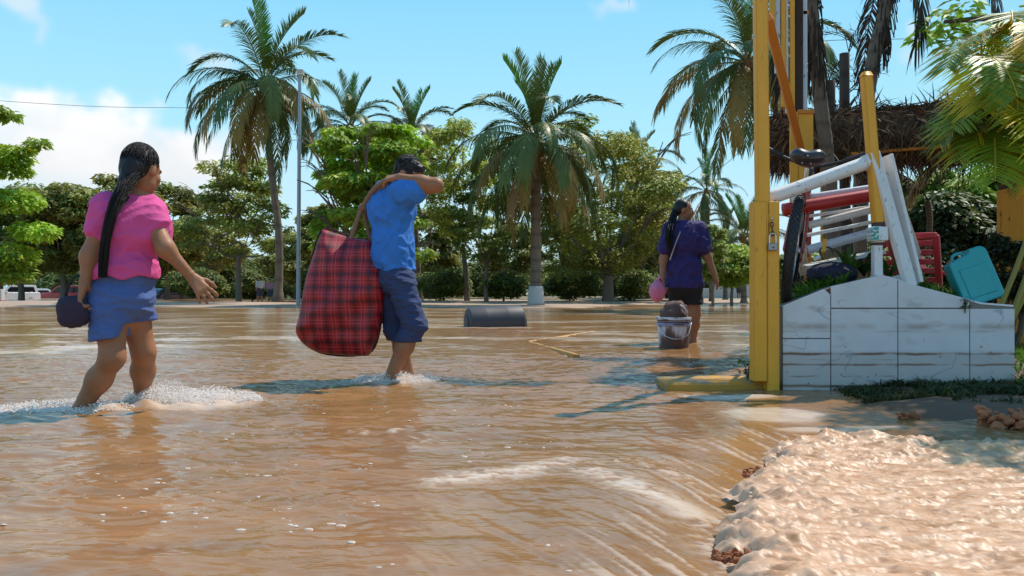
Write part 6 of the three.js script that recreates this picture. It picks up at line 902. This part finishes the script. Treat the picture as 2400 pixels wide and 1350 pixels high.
{ // low white wall far right
  const d = 66, b = P(1712, 690, d); b.y = 0; const o = thing('garden_wall', 'low white wall far behind, left of the yellow gate post', 'wall', b); mesh('wall_panel', box(2.6, 1.15, 0.2, 0, 0.55, 0, 0.02), whitewash, o); mesh('wall_panel', box(1.2, 0.95, 0.2, -2.05, 0.45, 0.02, 0.02), whitewash, o); mesh('wall_cap', box(2.75, 0.08, 0.28, 0, 1.16, 0, 0.02), whitewash, o); for (const x of [-1.3, 0, 1.3]) mesh('pier', box(0.26, 1.22, 0.26, x, 0.6, 0.012, 0.02), whitewash, o);
}
{ // half sunk tyre-ended drum
  const d = 14.2, b = P(1160, 772, d); b.y = 0.05; const o = thing('drum', 'dark rounded drum lying half sunk in the flood right of the man in blue', 'drum', b, 0.28), m = std('dark_drum', [0.045, 0.040, 0.045], 0.55, { map: paintTex }), prof = [[0, -0.5], [0.15, -0.5], [0.155, -0.47], [0.24, -0.47], [0.27, -0.44], [0.275, -0.2], [0.285, -0.18], [0.275, -0.16], [0.275, 0.16], [0.285, 0.18], [0.275, 0.2], [0.27, 0.44], [0.24, 0.47], [0.155, 0.47], [0.15, 0.5], [0, 0.5]].map(([x, y]) => new THREE.Vector2(x, y));
  mesh('drum_shell', new THREE.LatheGeometry(prof, 36).rotateZ(-Math.PI / 2 + 0.04).translate(0, 0.10, 0), m, o); mesh('end_ring', new THREE.TorusGeometry(0.17, 0.02, 8, 30).rotateY(Math.PI / 2).translate(0.485, 0.08, 0), dark, o); mesh('bung', new THREE.CylinderGeometry(0.03, 0.03, 0.03, 12).rotateZ(Math.PI / 2).translate(0.5, 0.18, 0.05), rust, o);
}
{ // bucket with a sack in it
  const d = 8.85, b = P(1579, 818, d); b.y = 0.045; const o = thing('bucket', 'dirty white plastic bucket with blue bands standing in the water by the person in purple', 'bucket', b), H = 0.355, bt = grain(256, (u, v) => { const n = tnoise(u, v, 7, 5, 5), mud = sstep(0.0, 0.25, n + 0.45 * Math.exp(-Math.pow((v - 0.55) / 0.07, 2)) + 0.55 * sstep(0.28, 0.1, v)), bl = Math.abs(v - 0.40) < 0.10 ? 0.5 : 0; let c = [0.86, 0.87, 0.90]; c = c.map((x, i) => mix(x, [0.35, 0.42, 0.75][i], bl)); return c.map((x, i) => mix(x, [0.30, 0.16, 0.12][i], mud * 0.85)); }); bt.colorSpace = THREE.SRGBColorSpace;
  const m = std('bucket_plastic', [0.85, 0.85, 0.88], 0.45, { map: bt, side: THREE.DoubleSide }); mesh('shell', new THREE.LatheGeometry([[0.0, 0], [0.145, 0], [0.15, 0.01], [0.168, H - 0.08], [0.176, H - 0.08], [0.176, H - 0.065], [0.169, H - 0.06], [0.172, H - 0.03], [0.181, H - 0.028], [0.181, H], [0.168, H], [0.15, 0.02], [0, 0.02]].map(([x, y]) => new THREE.Vector2(x, y)), 40), m, o);
  for (let k = 0; k < 3; k++) mesh('rib', new THREE.TorusGeometry(0.172, 0.004, 6, 40).rotateX(Math.PI / 2).translate(0, H - 0.045 - 0.022 * k, 0), m, o); mesh('bail', tube([V(-0.18, H - 0.06, 0.02), V(-0.11, H - 0.19, 0.15), V(0, H - 0.22, 0.18), V(0.11, H - 0.18, 0.15), V(0.18, H - 0.06, 0.02)], 0.004, 6, 24), steel, o);
  const s = thing('sack', 'muddy brown sack bulging out of the white bucket', 'sack', V(b.x, b.y + H - 0.06, b.z)), g = new THREE.SphereGeometry(1, 30, 22), p = g.attributes.position; for (let i = 0; i < p.count; i++) { const x = p.getX(i), y = p.getY(i), z = p.getZ(i), n = 1 + 0.2 * noise(x * 2.4, y * 2.4, z * 2.4) + 0.1 * (0.4 - Math.abs(noise(x * 6, y * 6, z * 6))); p.setXYZ(i, (x * 0.14 + 0.02 * y) * n, y * 0.17 * n + 0.06, z * 0.13 * n); } g.computeVertexNormals(); mesh('sack_body', g, std('muddy_sacking', [0.12, 0.06, 0.045], 0.8, { bumpMap: weave, bumpScale: 0.004 }), s); mesh('tie', tube([V(0.03, 0.19, 0.06), V(0.08, 0.16, 0.12), V(0.12, 0.10, 0.12)], 0.012, 6, 12), std('pale_rag_strip', [0.5, 0.42, 0.42], 0.8), s);
}
{ // submerged yellow edging showing at the surface
  const o = thing('edge_marking', 'yellow painted edging just breaking the surface right of the drum', 'edging', P(1330, 800, 11.6)); o.position.y = 0.05;
  const q = (x, y) => { const d = (EYE - 0.09) * F / (y - HZ); const v = P(x, y, d); v.y = 0.055; return v.sub(o.position); };
  const y2 = std('washed_yellow', [0.55, 0.27, 0.05], 0.5, { map: paintTex }); mesh('edge_strip', between(q(1243, 799), q(1350, 828), 0.075, 0.06, 0.012), y2, o); mesh('edge_strip', between(q(1243, 799), q(1395, 776), 0.075, 0.06, 0.012), y2, o);
}
// mud clods
function clods(label, list, seed) { for (const [x, d, s, y] of list) { const o = thing('mud_clod', label[0], 'mud clod', V(x, y ?? 0, -d), 0, label[1]), r = rng(Math.round(x * 1000 + d * 77)), parts = []; for (let k = 0; k < 90; k++) { const g = new THREE.IcosahedronGeometry(s * (0.05 + 0.17 * r() * r()), 1), p = g.attributes.position, c = V((r() - 0.5) * s * 1.7, r() * r() * s * 0.65, (r() - 0.5) * s * 1.2), t = r() * 9; for (let i = 0; i < p.count; i++) { const a = p.getX(i), b = p.getY(i), e = p.getZ(i), n = 1 + 0.9 * noise(a / s * 7 + t, b / s * 7, e / s * 7); p.setXYZ(i, a * n * 1.3, b * n, e * n); } parts.push(g.translate(c.x, c.y, c.z)); } mesh('lumps', toCreasedNormals(join(parts), 0.7), clodMat, o); } }
const clodMat = std('red_mud', [0.44, 0.15, 0.06], 0.85, { bumpMap: bumpFine, bumpScale: 0.006 });
clods(['heap of reddish mud clods at the right edge below the planter', null], [[2.45, 4.2, 0.15, 0.0]]);
clods(['small reddish mud clod breaking the dark bank left of the big heap', null], [[2.06, 4.42, 0.07, 0.0]]);
clods(['crumbling red clods sticking out of the lip of foam at its upper bend', null], [[0.88, 3.08, 0.055, -0.005]]);
clods(['crumbling red clods low on the lip of foam near the lower edge', null], [[0.55, 2.12, 0.05, -0.005]]);
// bubbles and froth drifting on the near water
{
  const r = rng(71), g = new THREE.SphereGeometry(1, 8, 5, 0, 6.283, 0, Math.PI / 2), n = 330, im = new THREE.InstancedMesh(g, std('froth_bubble', [0.58, 0.47, 0.38], 0.35), n), M = new THREE.Matrix4(), q = new THREE.Quaternion(); let k = 0;
  while (k < n) { const d = 1.9 + 3.0 * Math.pow(r(), 1.3), x = (r() * 1.3 - 0.62) * d, c = noise(x * 1.4, d * 1.8, 5) + 0.5 * noise(x * 4, d * 4, 7); if (c < 0.12 || ledge(x, d) > -0.25 || x > 0.5) continue; const s = 0.0016 + 0.0075 * Math.pow(r(), 4); M.compose(V(x, level(x, d) + ripple(x, d) - 0.0005, -d), q, V(s * (1 + r()), s * 0.5, s)); im.setMatrixAt(k++, M); }
  im.name = 'froth_bubbles'; im.castShadow = im.receiveShadow = true; scene.add(im); tag(im, 'specks of froth drifting on the near brown water', 'froth', null, 'stuff');
}
// splashes thrown up by the walkers
{
  const spl = (cx, cd, n, rx, h, seed) => { const r = rng(seed), out = []; for (let k = 0; k < n; k++) { const a = r() * 6.283, q = Math.sqrt(r()), x = cx + Math.cos(a) * rx * q, d = cd + Math.sin(a) * rx * 0.5 * q, y = level(x, d) + ripple(x, d) + h * Math.pow(r(), 2.2) * (1 - q * 0.75), s = 0.0011 + 0.0036 * Math.pow(r(), 4); out.push([x, y, -d, s]); } return out; };
  const all = [...spl(-1.98, 4.95, 13000, 0.27, 0.13, 3), ...spl(-2.5, 4.68, 8000, 0.42, 0.05, 4), ...spl(-1.75, 5.1, 8000, 0.26, 0.09, 5), ...spl(-0.85, 6.2, 6000, 0.33, 0.07, 6)], g = new THREE.IcosahedronGeometry(1, 0), im = new THREE.InstancedMesh(g, std('splash_drops', [0.86, 0.79, 0.73], 0.4), all.length), M = new THREE.Matrix4(), q = new THREE.Quaternion();
  all.forEach(([x, y, z, s], i) => { M.compose(V(x, y, z), q, V(s * 1.2, s * 0.9, s)); im.setMatrixAt(i, M); }); im.name = 'splash'; im.castShadow = im.receiveShadow = true; scene.add(im); tag(im, 'white splashing froth round the legs of the waders', 'splash', null, 'stuff');
}
renderer.render(scene, camera);
